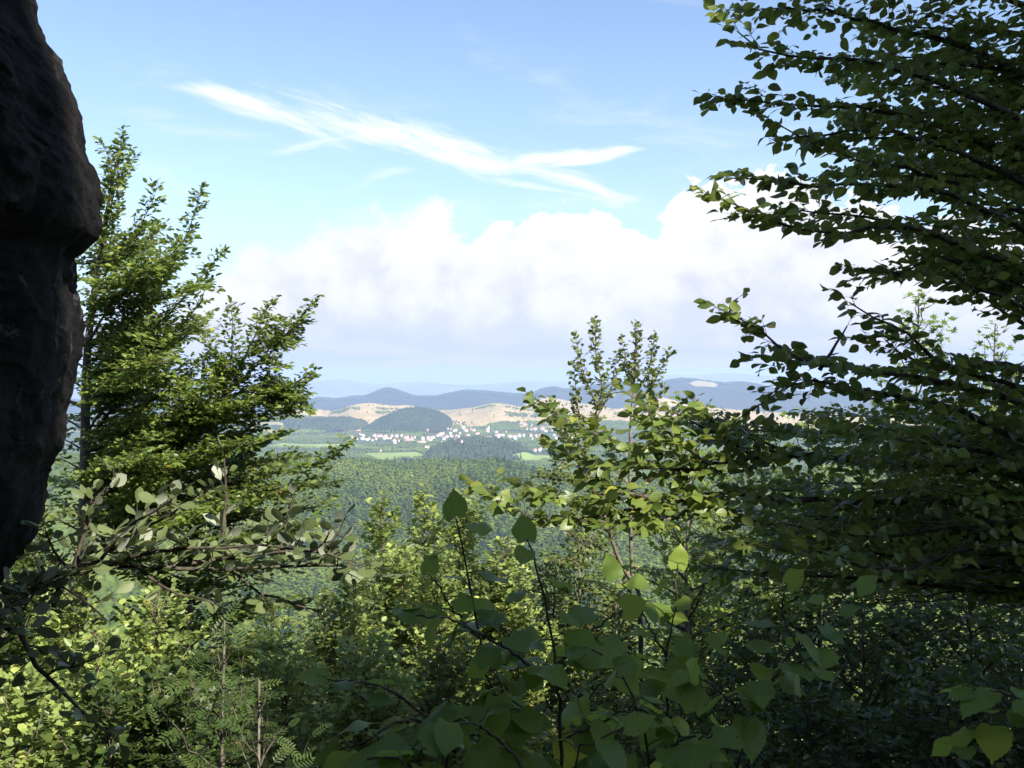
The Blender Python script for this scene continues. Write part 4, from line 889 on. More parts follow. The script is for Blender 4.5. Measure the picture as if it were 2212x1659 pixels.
# --- slim trees in the middle distance of the gap, and the sunlit thicket below
GR = 'small trees of the sunlit thicket'
TH = [  # u, vtop, D, radius, drop, leaf, seed, label, nb
    (822, 1082, 13, 1.05, 6.5, M_LIME, 21, 'yellow green young tree with a pointed top, left of the slim sprig', 40),
    (915, 1042, 13.5, 0.5, 3.2, M_LIME, 22, 'slim leafy sprig rising alone above the yellow green young trees', 24),
    (1000, 1078, 13, 1.15, 6.0, M_LIME, 23, 'yellow green young tree right of the slim sprig, behind the tall linden shoot', 40),
    (868, 1225, 12.5, 1.7, 6.5, M_LIME, 24, 'spreading yellow green tree with a dark forked trunk below the slim sprig', 46),
    (700, 1310, 11, 1.35, 5.0, M_LIME, 25, 'bright yellow green bush tree left of the dark forked trunk', 38),
    (585, 1290, 12, 0.95, 5.0, M_LIME, 26, 'narrow yellowish tree under the tips of the grey leaved branch', 30),
    (620, 1440, 8.6, 1.25, 3.4, M_LIME, 27, 'sunlit light green tree left of the linden shoots at the bottom', 36),
    (800, 1400, 9.4, 1.35, 4.0, M_LIME, 28, 'dense sunlit light green tree directly left of the linden shoots', 38),
    (480, 1490, 7.2, 0.95, 3.0, M_DARK, 29, 'dark shaded bush at the bottom between the rowans and the thicket', 30),
    (1060, 1240, 12, 1.5, 6.0, M_POP, 30, 'dense olive green tree behind the tall linden shoot', 42),
    (1200, 1215, 13, 1.5, 6.0, M_POP, 31, 'olive green tree right of the tall linden shoot, below the pale scree', 42),
    (960, 1400, 10, 1.4, 5.0, M_POP, 32, 'grey green tree behind the left linden shoot', 34),
    (1330, 1290, 12, 1.6, 6.0, M_POP, 33, 'olive tree below the fork of the slender two topped tree', 40),
    (1500, 1180, 11.5, 1.3, 6.0, M_LIME, 34, 'light green tree right of the slender forked trunk', 34),
    (340, 1290, 8.4, 1.0, 3.4, M_LIME, 35, 'sunlit light green tree under the grey leaved branch, left of the rowan', 32),
    (1090, 1165, 12, 1.25, 5.5, M_LIME, 135, 'light green treetop rising between the two linden shoots', 38),
    (940, 1195, 11.5, 1.25, 5.5, M_LIME, 136, 'light green treetop left of the tall linden shoot', 38),
    (765, 1235, 11, 1.15, 5.0, M_LIME, 137, 'yellow green treetop below the pointed young tree', 36),
    (1250, 1130, 12.5, 1.0, 5.5, M_POP, 138, 'olive treetop left of the forked trunk, over the pale scree', 32),
    (70, 1130, 10.5, 1.3, 5.0, M_BEECH, 131, 'shaded green tree between the rock foot and the tall left beech', 40),
    (10, 1250, 9.0, 1.2, 4.5, M_DARK, 132, 'dark tree directly below the foot of the rock', 36),
    (150, 1260, 9.5, 1.1, 4.5, M_LIME, 133, 'light green tree at the foot of the tall left beech trunk', 34),
    (360, 1470, 6.6, 0.9, 2.4, M_DARK, 134, 'dark bush between the lit sapling and the rowans at the bottom left', 30),
    (60, 1470, 6.6, 0.8, 2.4, M_LIME, 36, 'bright light green sapling in the bottom left corner', 30),
    (210, 1370, 7.8, 0.9, 3.4, M_LIME, 37, 'light green tree in the lower left, right of the corner sapling', 28),
    (230, 1490, 6.4, 0.95, 2.4, M_DARK, 38, 'dark shaded bush at the bottom left between two light green saplings', 26),
]
for (u, v, D, Rr, dr, lm, sd, lb, nb) in TH:
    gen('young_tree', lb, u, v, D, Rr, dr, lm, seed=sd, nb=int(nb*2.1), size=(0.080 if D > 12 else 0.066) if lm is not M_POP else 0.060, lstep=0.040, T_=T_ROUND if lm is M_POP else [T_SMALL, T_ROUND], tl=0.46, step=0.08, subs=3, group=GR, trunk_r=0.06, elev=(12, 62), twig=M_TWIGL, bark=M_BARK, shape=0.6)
# the slender forked tree with two tops
root = empty('forked_tree', (float(pix(1362, 0, 12)[0]), 12.0, float(ground_z(1.48, 12)))); tag(root, 'slender forked tree with two airy tops standing against the hazy ridge', 'tree')
s = Tree(41); rs = s.rs; o = root.location
trunk = catmull([(o.x, o.y, o.z-0.3), pix(1385, 1500, 12), pix(1366, 1250, 12), pix(1362, 1130, 12), pix(1360, 960, 12), pix(1366, 860, 12), pix(1374, 730, 12)], 40)
F1 = [([(1364, 1255, 12), (1335, 1205, 11.9), (1300, 1100, 11.8), (1262, 1000, 11.8), (1285, 900, 11.8), (1300, 840, 11.8), (1288, 770, 11.8), (1285, 712, 11.8)], .30, .10), ([(1290, 880, 11.8), (1262, 810, 11.7), (1245, 738, 11.7)], .22, .10), ([(1290, 900, 11.8), (1320, 840, 11.9), (1330, 775, 12)], .2, .10), ([(1275, 950, 11.8), (1250, 890, 11.7), (1240, 800, 11.7)], .22, .1),
      ([(1366, 870, 12), (1372, 800, 12), (1377, 722, 12)], .24, .10), ([(1370, 860, 12), (1400, 800, 12.1), (1412, 738, 12.1)], .22, .10), ([(1368, 880, 12), (1405, 840, 12), (1430, 790, 12), (1446, 770, 12)], .2, .10), ([(1364, 900, 12), (1400, 870, 12), (1432, 845, 12)], .2, .1), ([(1370, 850, 12), (1355, 790, 12), (1345, 745, 12)], .2, .12),
      ([(1262, 1000, 11.8), (1230, 970, 11.7), (1195, 880, 11.6)], .28, .09), ([(1262, 1005, 11.8), (1220, 1000, 11.7), (1180, 960, 11.6)], .3, .09), ([(1280, 1050, 11.8), (1230, 1040, 11.7), (1170, 1030, 11.6)], .32, .09), ([(1262, 990, 11.8), (1240, 930, 11.9), (1215, 900, 12)], .3, .1), ([(1360, 960, 12), (1420, 930, 12), (1480, 900, 12)], .3, .1), ([(1361, 1000, 12), (1410, 970, 12.2), (1450, 960, 12.3)], .3, .1), ([(1300, 1100, 11.8), (1250, 1090, 11.8), (1195, 1080, 11.7)], .3, .1),
      ([(1362, 1120, 12), (1400, 1130, 12), (1470, 1170, 11.8), (1520, 1200, 11.7)], .25, .2), ([(1363, 1160, 12), (1420, 1140, 12), (1450, 1100, 12)], .3, .12), ([(1335, 1205, 11.9), (1290, 1180, 11.8), (1230, 1150, 11.7)], .3, .12), ([(1361, 1050, 12), (1330, 1010, 12), (1320, 960, 12)], .3, .1), ([(1364, 1220, 12), (1410, 1240, 12), (1460, 1250, 12)], .3, .12), ([(1290, 1150, 11.8), (1250, 1200, 11.7), (1200, 1210, 11.6)], .3, .12)]
for pts, tl, st in F1: s.limb([pix(*q) for q in pts], 0.028 if len(pts) > 5 else 0.012, 0.003, tl*1.08, st*0.48, start=0.18, ang=40, vert=0.4, rise=0.2, taper=0.4)
s.finish('forked_tree', root, T_ROUND, M_POP, M_TWIGL, M_BARK, 0.058, 0.044, subs=3, jit=0.7, tw_r=0.003, trunkP=(trunk, np.linspace(0.085, 0.008, 40), 12)); LEAVES += s.nleaf
# maples behind the right hand beech
for (u, v, D, Rr, dr, sd, lb) in [(1500, 858, 9.5, 0.85, 2.6, 51, 'yellow green maple top in front of the ridge, right of the two topped tree'), (1985, 632, 9.5, 0.75, 2.4, 52, 'highest yellow green maple, showing between the dark beech limbs at the right'), (1745, 890, 10.5, 0.9, 2.6, 53, 'yellow green maple behind the middle dark limbs of the right hand beech'), (2150, 700, 9.5, 0.9, 3.0, 54, 'maple top at the right edge behind the dark beech limbs'), (1640, 930, 11, 0.8, 2.5, 55, 'light green maple between the ridge and the long shaded beech limb')]:
    gen('maple_tree', lb, u, v, D, Rr, dr, M_MAPLE, T_=T_MAPLE, size=0.062, lstep=0.065, nb=26, seed=sd, tl=0.36, step=0.10, subs=3, elev=(20, 65), group='maples behind the beech', pet=0.5, jit=0.6, trunk_r=0.05)
# shaded understorey at the lower right
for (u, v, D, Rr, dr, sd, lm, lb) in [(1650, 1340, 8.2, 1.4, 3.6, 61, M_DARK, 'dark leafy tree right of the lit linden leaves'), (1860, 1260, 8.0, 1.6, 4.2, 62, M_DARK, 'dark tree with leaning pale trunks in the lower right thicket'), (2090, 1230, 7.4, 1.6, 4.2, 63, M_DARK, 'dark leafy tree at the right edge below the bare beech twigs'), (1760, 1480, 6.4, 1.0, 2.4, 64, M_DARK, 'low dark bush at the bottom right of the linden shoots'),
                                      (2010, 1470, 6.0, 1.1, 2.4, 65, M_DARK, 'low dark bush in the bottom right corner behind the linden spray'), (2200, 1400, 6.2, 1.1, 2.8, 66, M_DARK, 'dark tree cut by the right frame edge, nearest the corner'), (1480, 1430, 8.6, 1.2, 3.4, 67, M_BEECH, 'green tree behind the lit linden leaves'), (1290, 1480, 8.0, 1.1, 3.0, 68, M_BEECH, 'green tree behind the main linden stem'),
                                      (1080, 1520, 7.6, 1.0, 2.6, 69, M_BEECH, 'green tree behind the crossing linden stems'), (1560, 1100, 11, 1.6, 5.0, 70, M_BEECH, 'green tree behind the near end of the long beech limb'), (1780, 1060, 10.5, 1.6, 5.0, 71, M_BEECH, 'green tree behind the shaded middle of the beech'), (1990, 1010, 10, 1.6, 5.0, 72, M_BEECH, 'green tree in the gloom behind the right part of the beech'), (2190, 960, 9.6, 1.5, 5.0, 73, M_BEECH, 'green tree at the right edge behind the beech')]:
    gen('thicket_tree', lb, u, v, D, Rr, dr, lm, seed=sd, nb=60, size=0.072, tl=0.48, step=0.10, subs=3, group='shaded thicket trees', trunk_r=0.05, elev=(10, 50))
# trees further down the slope closing the view between the near ones
for k, (u, v, D) in enumerate([(100, 1330, 20), (380, 1400, 24), (560, 1420, 19), (700, 1360, 26), (860, 1400, 22), (1020, 1350, 27), (1180, 1370, 23), (1340, 1360, 28), (1500, 1330, 22), (1660, 1280, 26), (1820, 1250, 21), (1980, 1260, 25), (2150, 1240, 20), (260, 1480, 17), (1100, 1480, 18), (1600, 1450, 17)]):
    gen('slope_tree', 'leafy tree on the slope glimpsed behind the near thicket', u, v, D, 2.6, 7.0, M_LIME, seed=100+k, nb=60, size=0.13, lstep=0.095, tl=0.9, step=0.20, subs=3, group='trees on the slope below', trunk_r=0.12, elev=(5, 55))
# rowan, lower left; its shade comes from the dark leaf colour
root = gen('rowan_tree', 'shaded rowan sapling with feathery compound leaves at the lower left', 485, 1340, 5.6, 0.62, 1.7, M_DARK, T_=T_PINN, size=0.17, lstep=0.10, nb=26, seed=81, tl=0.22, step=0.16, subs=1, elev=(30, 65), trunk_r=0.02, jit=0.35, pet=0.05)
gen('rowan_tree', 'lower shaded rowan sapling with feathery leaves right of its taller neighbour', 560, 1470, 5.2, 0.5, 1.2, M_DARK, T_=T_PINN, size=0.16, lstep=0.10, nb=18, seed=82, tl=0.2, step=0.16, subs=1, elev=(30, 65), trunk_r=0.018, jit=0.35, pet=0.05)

# ------------------------------------------------------------------ right hand beech (near, shaded)
TX, TY = 3.1, 4.9
root = empty('beech_tree', (TX, TY, float(ground_z(TX, TY)))); tag(root, 'big shaded beech at the right with dark layered limbs reaching left across the sky', 'tree')
s = Tree(91); rs = s.rs
trunk = catmull([(TX, TY, float(ground_z(TX, TY))-0.3), (TX+0.05, TY, 297), (TX, TY, 300), (TX-0.05, TY-0.05, 303), (TX+0.1, TY, 306.5)], 40)
def B(v): return (2450, v, 4.75)
RL = [([B(300), (2150, 130, 4.4), (1850, 40, 4.1), (1700, 20, 4.0), (1584, 16, 3.95)], .34, .06), ([B(420), (2150, 230, 4.2), (1900, 140, 3.9), (1700, 120, 3.8), (1600, 100, 3.8), (1531, 64, 3.8)], .30, .06), ([B(480), (2120, 310, 4.3), (1900, 240, 4.1), (1720, 225, 4.0), (1600, 220, 3.95), (1516, 209, 3.95)], .28, .055),
      ([B(520), (2100, 340, 4.1), (1900, 285, 3.9), (1760, 293, 3.8), (1680, 285, 3.8), (1620, 265, 3.8)], .22, .07), ([B(560), (2120, 420, 4.2), (1950, 360, 4.0), (1820, 345, 3.9), (1754, 328, 3.9)], .28, .06), ([B(620), (2100, 440, 4.0), (1900, 400, 3.8), (1750, 402, 3.7), (1650, 395, 3.65), (1534, 381, 3.65)], .2, .05),
      ([B(680), (2100, 540, 4.0), (1950, 490, 3.8), (1800, 505, 3.7), (1700, 490, 3.6), (1600, 460, 3.6), (1492, 424, 3.6)], .26, .05), ([B(700), (2120, 590, 4.3), (2000, 500, 4.2), (1870, 470, 4.1), (1740, 460, 4.0), (1660, 450, 4.0)], .28, .06), ([B(760), (2150, 600, 4.1), (2020, 560, 3.9), (1920, 590, 3.8), (1823, 582, 3.8)], .28, .055), ([B(800), (2200, 660, 4.0), (2100, 620, 3.9), (2000, 570, 3.8), (1940, 555, 3.8)], .24, .06),
      ([B(950), (2212, 800, 4.2), (2050, 790, 4.0), (1950, 710, 3.8), (1850, 680, 3.7), (1772, 649, 3.7)], .20, .06), ([B(1000), (2200, 870, 4.1), (2000, 820, 3.9), (1800, 790, 3.7), (1700, 760, 3.6), (1610, 710, 3.55), (1514, 675, 3.55)], .24, .055), ([(1640, 725, 3.6), (1590, 690, 3.6), (1545, 655, 3.6), (1532, 640, 3.6)], .10, .06), ([(1760, 775, 3.7), (1690, 780, 3.7), (1620, 765, 3.7), (1580, 768, 3.7)], .16, .07), ([(1770, 800, 3.7), (1780, 740, 3.7), (1768, 700, 3.7)], .06, .15),
      ([B(1030), (2212, 950, 4.1), (2050, 880, 3.9), (1900, 850, 3.8), (1750, 822, 3.7), (1650, 850, 3.6), (1545, 893, 3.6)], .24, .055), ([B(980), (2200, 840, 4.3), (2050, 800, 4.1), (1930, 770, 4.0), (1850, 730, 3.9)], .3, .06), ([(2212, 700, 4.4), (2120, 640, 4.3), (2050, 600, 4.2), (2010, 560, 4.2)], .28, .07),
      ([B(1120), (2200, 1085, 4.2), (1900, 1085, 4.0), (1700, 1078, 3.8), (1560, 1066, 3.7), (1440, 1085, 3.6), (1330, 1110, 3.5), (1200, 1125, 3.5), (1100, 1105, 3.45), (1010, 1072, 3.45)], .27, .045), ([(1440, 1085, 3.6), (1330, 1060, 3.5), (1200, 1080, 3.45), (1075, 1045, 3.4)], .22, .045), ([(1560, 1066, 3.7), (1450, 1120, 3.6), (1330, 1130, 3.5), (1200, 1120, 3.4)], .2, .06),
      ([B(1080), (2150, 1020, 4.2), (1900, 1000, 4.0), (1700, 980, 3.8), (1520, 1000, 3.7), (1400, 970, 3.6), (1280, 940, 3.5), (1200, 900, 3.5), (1134, 884, 3.5)], .28, .045), ([(1520, 1000, 3.7), (1450, 940, 3.6), (1370, 900, 3.5), (1335, 880, 3.5)], .26, .05), ([(1560, 1020, 3.7), (1450, 1010, 3.7), (1330, 1010, 3.6), (1230, 1000, 3.6), (1190, 985, 3.6)], .28, .05), ([(1650, 1000, 3.8), (1540, 930, 3.8), (1450, 900, 3.7), (1400, 890, 3.7)], .28, .05), ([(1700, 985, 3.8), (1600, 940, 3.9), (1520, 920, 3.9)], .3, .05),
      ([B(1180), (2150, 1130, 4.0), (1900, 1160, 3.8), (1750, 1140, 3.7), (1600, 1130, 3.6), (1540, 1110, 3.6)], .28, .055), ([B(1200), (2150, 1180, 3.9), (1950, 1230, 3.7), (1800, 1200, 3.5), (1680, 1190, 3.4), (1600, 1180, 3.4)], .24, .06)]
for pts, tl, st in RL:
    q_ = pts[-1]; p_ = pts[-2]; pts = pts[:-2]+[(p_[0]+30, p_[1], p_[2]), (q_[0]+62, q_[1]+4, q_[2])]
    s.limb([pix(*q) for q in pts], 0.024 if pts[0][0] > 2400 else 0.009, 0.0025, tl, st, start=0.12 if pts[0][0] > 2400 else 0.02, ang=46, vert=0.13, rise=0.03, wob=0.004, taper=0.45)
# fill limbs: deeper layers of the same crown
for k in range(54):
    if k < 22: v1 = rs.uniform(-160, 620); ue = 2030-200*math.sin(max(0, v1)/620*3.1)*rs.uniform(0.2, 1)-rs.uniform(0, 100) if v1 < 420 else rs.uniform(1930, 2080)
    else: v1 = rs.uniform(890, 1240); ue = rs.uniform(1560, 2050)
    if 640 < v1 < 890: continue
    D1 = rs.uniform(3.6, 6.6); v0 = v1+rs.uniform(40, 130)
    s.limb([(TX, TY, pix(0, v0, 4.75)[2]), pix((2420+ue)/2+rs.uniform(-30, 30), (v0+v1)/2-20, (4.75+D1)/2), pix(ue, v1, D1)], 0.02, 0.0025, 0.42, 0.09, start=0.1, ang=50, vert=0.15, rise=0.03, taper=0.4)
# crown above and right of the frame
for k in range(30):
    z1 = rs.uniform(302.2, 306.5); a = rs.uniform(0, 6.28); L = rs.uniform(1.2, 2.6)
    p0 = np.array([TX, TY, z1-0.6]); d = np.array([math.cos(a), math.sin(a), 0.35])
    if TX+d[0]*L < 1.0 and z1 < 303: continue
    s.limb([p0, p0+d*L*0.5, p0+d*L], 0.02, 0.003, 0.45, 0.14, vert=0.15, taper=0.4)
for k in range(100):  # extra unseen limbs added to shade the visible upper limbs
    z1 = rs.uniform(302.9, 304.2); a = rs.uniform(R(200), R(278)); L = rs.uniform(0.8, 2.25)
    p0 = np.array([TX, TY, z1-0.5]); d = np.array([math.cos(a), math.sin(a), rs.uniform(0.0, 0.25)])
    s.limb([p0, p0+d*L*0.5+np.array([0, 0, 0.1]), p0+d*L], 0.02, 0.003, 0.5, 0.13, vert=0.12, taper=0.3)
# bare lower twigs
for k in range(16):
    v1 = rs.uniform(1130, 1290); ue = rs.uniform(1750, 2050); D1 = rs.uniform(3.6, 4.6)
    P = catmull([(TX, TY, pix(0, v1+30, 4.75)[2]), pix(2200, v1+rs.uniform(-25, 25), (4.6+D1)/2), pix((2200+ue)/2, v1+rs.uniform(-20, 20), D1), pix(ue, v1+rs.uniform(-30, 30), D1)], 20)
    P[1:-1] += rs.normal(0, 0.006, (18, 3)); s.tubes.append((P, np.linspace(0.009, 0.002, 20), 5))
s.finish('right_beech', root, T_BEECH, M_NEAR, M_TWIG, M_BARK, 0.050, 0.033, subs=3, jit=0.70, sizev=0.34, tw_r=0.0022, droop=0.12, smooth=True, trunkP=(trunk, np.linspace(0.17, 0.06, 40), 16)); LEAVES += s.nleaf

# ------------------------------------------------------------------ grey leaved whitebeam branch, left
root = empty('whitebeam_bush', (-2.15, 3.1, float(ground_z(-2.15, 3.1)))); tag(root, 'whitebeam bush whose long horizontal branch carries grey green leaves below the rock', 'bush')
s = Tree(95); rs = s.rs; o = root.location
mains = [([(-60, 1420, 3.3), (0, 1330, 3.3), (80, 1265, 3.35), (150, 1240, 3.35), (240, 1222, 3.4), (330, 1226, 3.4), (430, 1228, 3.4), (540, 1228, 3.4), (640, 1222, 3.35), (740, 1222, 3.3), (812, 1238, 3.3)], .15, .050, .013),
         ([(240, 1222, 3.4), (330, 1190, 3.3), (430, 1185, 3.3), (540, 1175, 3.25), (620, 1185, 3.2), (700, 1195, 3.2), (770, 1215, 3.2)], .13, .052, .008), ([(330, 1226, 3.4), (430, 1215, 3.5), (560, 1195, 3.55), (660, 1190, 3.6), (730, 1195, 3.6)], .13, .06, .008),
         ([(300, 1224, 3.4), (340, 1265, 3.3), (420, 1290, 3.25), (470, 1305, 3.2)], .12, .12, .006), ([(500, 1228, 3.4), (560, 1280, 3.4), (640, 1305, 3.4), (690, 1320, 3.4)], .12, .10, .006), ([(160, 1238, 3.35), (175, 1160, 3.35), (200, 1090, 3.35), (240, 1040, 3.35)], .15, .05, .010),
         ([(200, 1232, 3.4), (260, 1160, 3.3), (320, 1110, 3.25), (370, 1080, 3.2)], .15, .05, .008), ([(240, 1222, 3.4), (300, 1150, 3.5), (380, 1100, 3.5), (440, 1060, 3.5)], .14, .06, .008), ([(480, 1200, 3.4), (482, 1120, 3.4), (486, 1060, 3.4), (484, 990, 3.4)], .10, .055, .007), ([(600, 1190, 3.3), (612, 1150, 3.3), (625, 1110, 3.3), (632, 1080, 3.3)], .10, .055, .005),
         ([(700, 1200, 3.25), (720, 1170, 3.2), (735, 1145, 3.2), (742, 1125, 3.2)], .08, .055, .004), ([(640, 1222, 3.35), (690, 1180, 3.3), (712, 1150, 3.3)], .10, .055, .004), ([(160, 1240, 3.35), (120, 1190, 3.2), (100, 1150, 3.1)], .13, .06, .006), ([(80, 1265, 3.35), (50, 1290, 3.0), (20, 1310, 2.9), (0, 1330, 2.85)], .13, .05, .006), ([(120, 1250, 3.35), (60, 1300, 3.1), (30, 1370, 3.0)], .14, .05, .006),
         ([(-60, 1330, 3.2), (40, 1370, 3.1), (85, 1440, 3.05), (120, 1480, 3.0), (170, 1530, 3.0), (240, 1590, 3.0)], .15, .07, .012), ([(100, 1460, 3.0), (150, 1440, 3.0), (210, 1420, 3.0)], .13, .07, .004), ([(100, 1250, 3.35), (170, 1290, 3.2), (220, 1330, 3.1)], .12, .08, .004)]
for pts, tl, st, r in mains: s.limb([pix(*q) for q in pts], r, 0.003, tl, st, start=0.05, ang=55, vert=0.5, rise=0.25, wob=0.004, taper=0.3)
stem = catmull([(o.x, o.y, o.z-0.2), (-2.1, 3.2, 297.9), pix(-60, 1420, 3.3)], 16)
s.finish('whitebeam', root, T_GREY, M_GREY, M_TWIG, M_BARK, 0.060, 0.042, subs=1, sublen=0.6, jit=0.60, lang=45, tw_r=0.0026, droop=-0.25, smooth=True, pet=0.15, trunkP=(stem, np.linspace(0.035, 0.02, 16), 10)); LEAVES += s.nleaf

# ------------------------------------------------------------------ linden shoots, nearest of all
def linden(name, label, base, stems, seed, size=0.115, step=0.045):
    root = empty(name, base); tag(root, label, 'shrub', 'linden shoots in the foreground')
    rs = np.random.RandomState(seed); LP, LD, LN, LS = [], [], [], []; tub = []; pet = []
    for pts, r, st0, lsz in stems:
        P = catmull([np.array(q, float) if len(q) == 4 else pix(*q) for q in pts], max(12, 6*len(pts))) if not any(len(q) == 4 for q in pts) else None
        n = len(P); P[1:-1] += rs.normal(0, 0.0025, (n-2, 3)); tub.append((P, np.linspace(r, 0.0018, n), 7))
        seg = np.linalg.norm(P[1:]-P[:-1], axis=1); cs = np.concatenate([[0], np.cumsum(seg)]); x = st0*cs[-1]; sd = rs.choice([-1, 1]); ph = rs.uniform(0, 6.28)
        while x < cs[-1]*1.0:
            k = min(np.searchsorted(cs, x, 'right')-1, n-2); t = (x-cs[k])/seg[k]; p = P[k]*(1-t)+P[k+1]*t; tg = (P[k+1]-P[k])/seg[k]
            vert = abs(tg[2]); 
            if vert > 0.6: ph += math.pi+rs.normal(0, 0.5); d = np.array([math.cos(ph), 0.6*math.sin(ph), rs.uniform(0.1, 0.7)])
            else: s2 = nrm(np.cross([0, 0, 1.0], tg)); d = tg*0.6+s2*sd*0.9+np.array([0, 0, rs.uniform(0.0, 0.5)])
            sd = -sd; d = nrm(d); pl = rs.uniform(0.025, 0.05); sag = np.array([0, 0, -1.0])
            q1 = p+d*pl*0.6; q2 = p+d*pl+sag*pl*0.15; pet.append((np.array([p, q1, q2]), np.array([0.0022, 0.0016, 0.0014]), 5))
            ld = nrm(d*np.array([1, 1, 0.2])+np.array([0, 0, rs.uniform(-0.75, 0.05)])+rs.normal(0, 0.15, 3))
            nn = nrm(np.array([0, 0, 1.0])+d*0.25+rs.normal(0, 0.33, 3)+np.array([0, -0.25, 0]))
            LP.append(q2); LD.append(ld); LN.append(nn); LS.append(0.80*lsz*rs.uniform(0.62, 1.2)*(1-0.35*(x/cs[-1])**3)); x += step*rs.uniform(0.75, 1.3)
        LP.append(P[-1]); LD.append(nrm(P[-1]-P[-3]+np.array([0.01, 0, 0]))); LN.append(nrm(rs.normal(0, 0.5, 3)+np.array([0, -0.5, 0.8]))); LS.append(lsz*0.55)
    LP, LD, LN, LS = map(np.array, (LP, LD, LN, LS)); Vs, Fs, Ls, tt = [], [], [], []; off = 0; wh = rs.randint(0, 4, len(LP)); o = np.array(base)
    for i, T_ in enumerate(T_LIND):
        m = wh == i
        if not m.any(): continue
        V, FF, lc = place(T_, LP[m], LD[m], LN[m], LS[m], rs)
        V = V+(fbm(V[:, 0]*22, V[:, 1]*22+V[:, 2]*17, 3, 2)*0.010)[:, None]*np.array([0, 0.3, 1.0])
        tv = np.clip(rs.beta(2, 2, m.sum()), 0, 1)
        for f, tf in zip(FF, T_[1]): Fs.append(f+off); tt.append(np.repeat(tv, len(tf)))
        Vs.append(V); Ls.append(lc); off += len(V)
    link('foliage', mkmesh('linden_leaves', np.concatenate(Vs), Fs, M_LIND, smooth=True, origin=o, attrs={'tint': ('FACE', 'FLOAT', np.concatenate(tt)), 'leafco': ('POINT', 'FLOAT_VECTOR', np.concatenate(Ls))}), root)
    Vs, Fs, mi, off = [], [], [], 0
    for k_, lst in enumerate((tub, pet)):
        for P, r, sd in lst: V, f = tubemesh(P, r, sd); Vs.append(V); Fs.append(f+off); off += len(V); mi += [k_]*len(f)
    link('stem', mkmesh('linden_stem', np.concatenate(Vs), Fs, [M_TWIG, M_PET], mi=mi, smooth=True, origin=o), root)
gz = float(ground_z(0.1, 2.0))
linden('linden_shrub', 'dark linden shrub with large toothed leaves in the bottom centre foreground', (0.1, 2.0, gz), [
    ([(1216, 2300, 2.1), (1212, 1660, 2.1), (1203, 1450, 2.1), (1180, 1320, 2.1), (1160, 1230, 2.1), (1138, 1165, 2.1)], .0075, .42, .115), ([(1203, 1440, 2.1), (1250, 1390, 2.15), (1310, 1340, 2.2), (1345, 1318, 2.2)], .004, .1, .11), ([(1200, 1480, 2.1), (1120, 1420, 2.05), (1040, 1370, 2.0), (960, 1335, 2.0), (900, 1330, 2.0)], .0045, .1, .115),
    ([(1190, 2300, 2.2), (1130, 1660, 2.2), (1070, 1500, 2.2), (1035, 1380, 2.2), (1012, 1250, 2.2), (985, 1120, 2.2)], .006, .40, .115), ([(1035, 1380, 2.2), (980, 1320, 2.2), (950, 1270, 2.2), (925, 1240, 2.2)], .003, .1, .10), ([(1100, 2300, 2.0), (1010, 1640, 2.0), (930, 1560, 2.0), (860, 1500, 2.0), (780, 1472, 2.0), (705, 1466, 2.0)], .006, .45, .12), ([(930, 1560, 2.0), (860, 1560, 1.95), (790, 1600, 1.9), (730, 1620, 1.9)], .004, .1, .12),
    ([(1000, 2200, 2.1), (960, 1700, 2.1), (1000, 1560, 2.1), (1060, 1500, 2.1), (1150, 1540, 2.1)], .004, .5, .12), ([(1300, 2200, 2.3), (1290, 1700, 2.3), (1260, 1560, 2.3), (1290, 1480, 2.3), (1340, 1450, 2.3)], .004, .5, .12), ([(1120, 2200, 2.3), (1110, 1600, 2.3), (1120, 1450, 2.3), (1090, 1360, 2.3), (1060, 1330, 2.3)], .004, .5, .115),
    ([(1212, 1600, 2.1), (1300, 1560, 2.1), (1370, 1530, 2.1), (1430, 1560, 2.1)], .0035, .1, .11), ([(1110, 1560, 2.1), (1080, 1480, 2.0), (1060, 1440, 2.0)], .004, .1, .12), ([(1130, 1660, 1.9), (1080, 1600, 1.9), (1010, 1560, 1.85), (950, 1590, 1.8)], .004, .05, .12), ([(1250, 2200, 1.9), (1240, 1680, 1.9), (1290, 1600, 1.9), (1350, 1570, 1.9)], .004, .5, .12), ([(1060, 2200, 1.8), (900, 1700, 1.8), (820, 1640, 1.8), (760, 1650, 1.8)], .004, .5, .12)], 1)
gz = float(ground_z(0.7, 2.5))
linden('linden_shrub', 'linden shrub with sunlit yellow green leaves right of the main dark stem', (0.8, 2.5, gz), [
    ([(1500, 2200, 2.6), (1452, 1660, 2.6), (1440, 1500, 2.6), (1442, 1400, 2.6), (1460, 1300, 2.6), (1465, 1230, 2.6)], .006, .40, .12), ([(1440, 1420, 2.6), (1400, 1350, 2.6), (1370, 1290, 2.6), (1330, 1250, 2.6)], .0035, .1, .12), ([(1442, 1450, 2.6), (1380, 1420, 2.6), (1340, 1400, 2.6)], .003, .1, .11), ([(1440, 1500, 2.6), (1500, 1440, 2.6), (1530, 1390, 2.6)], .003, .1, .11)], 2)
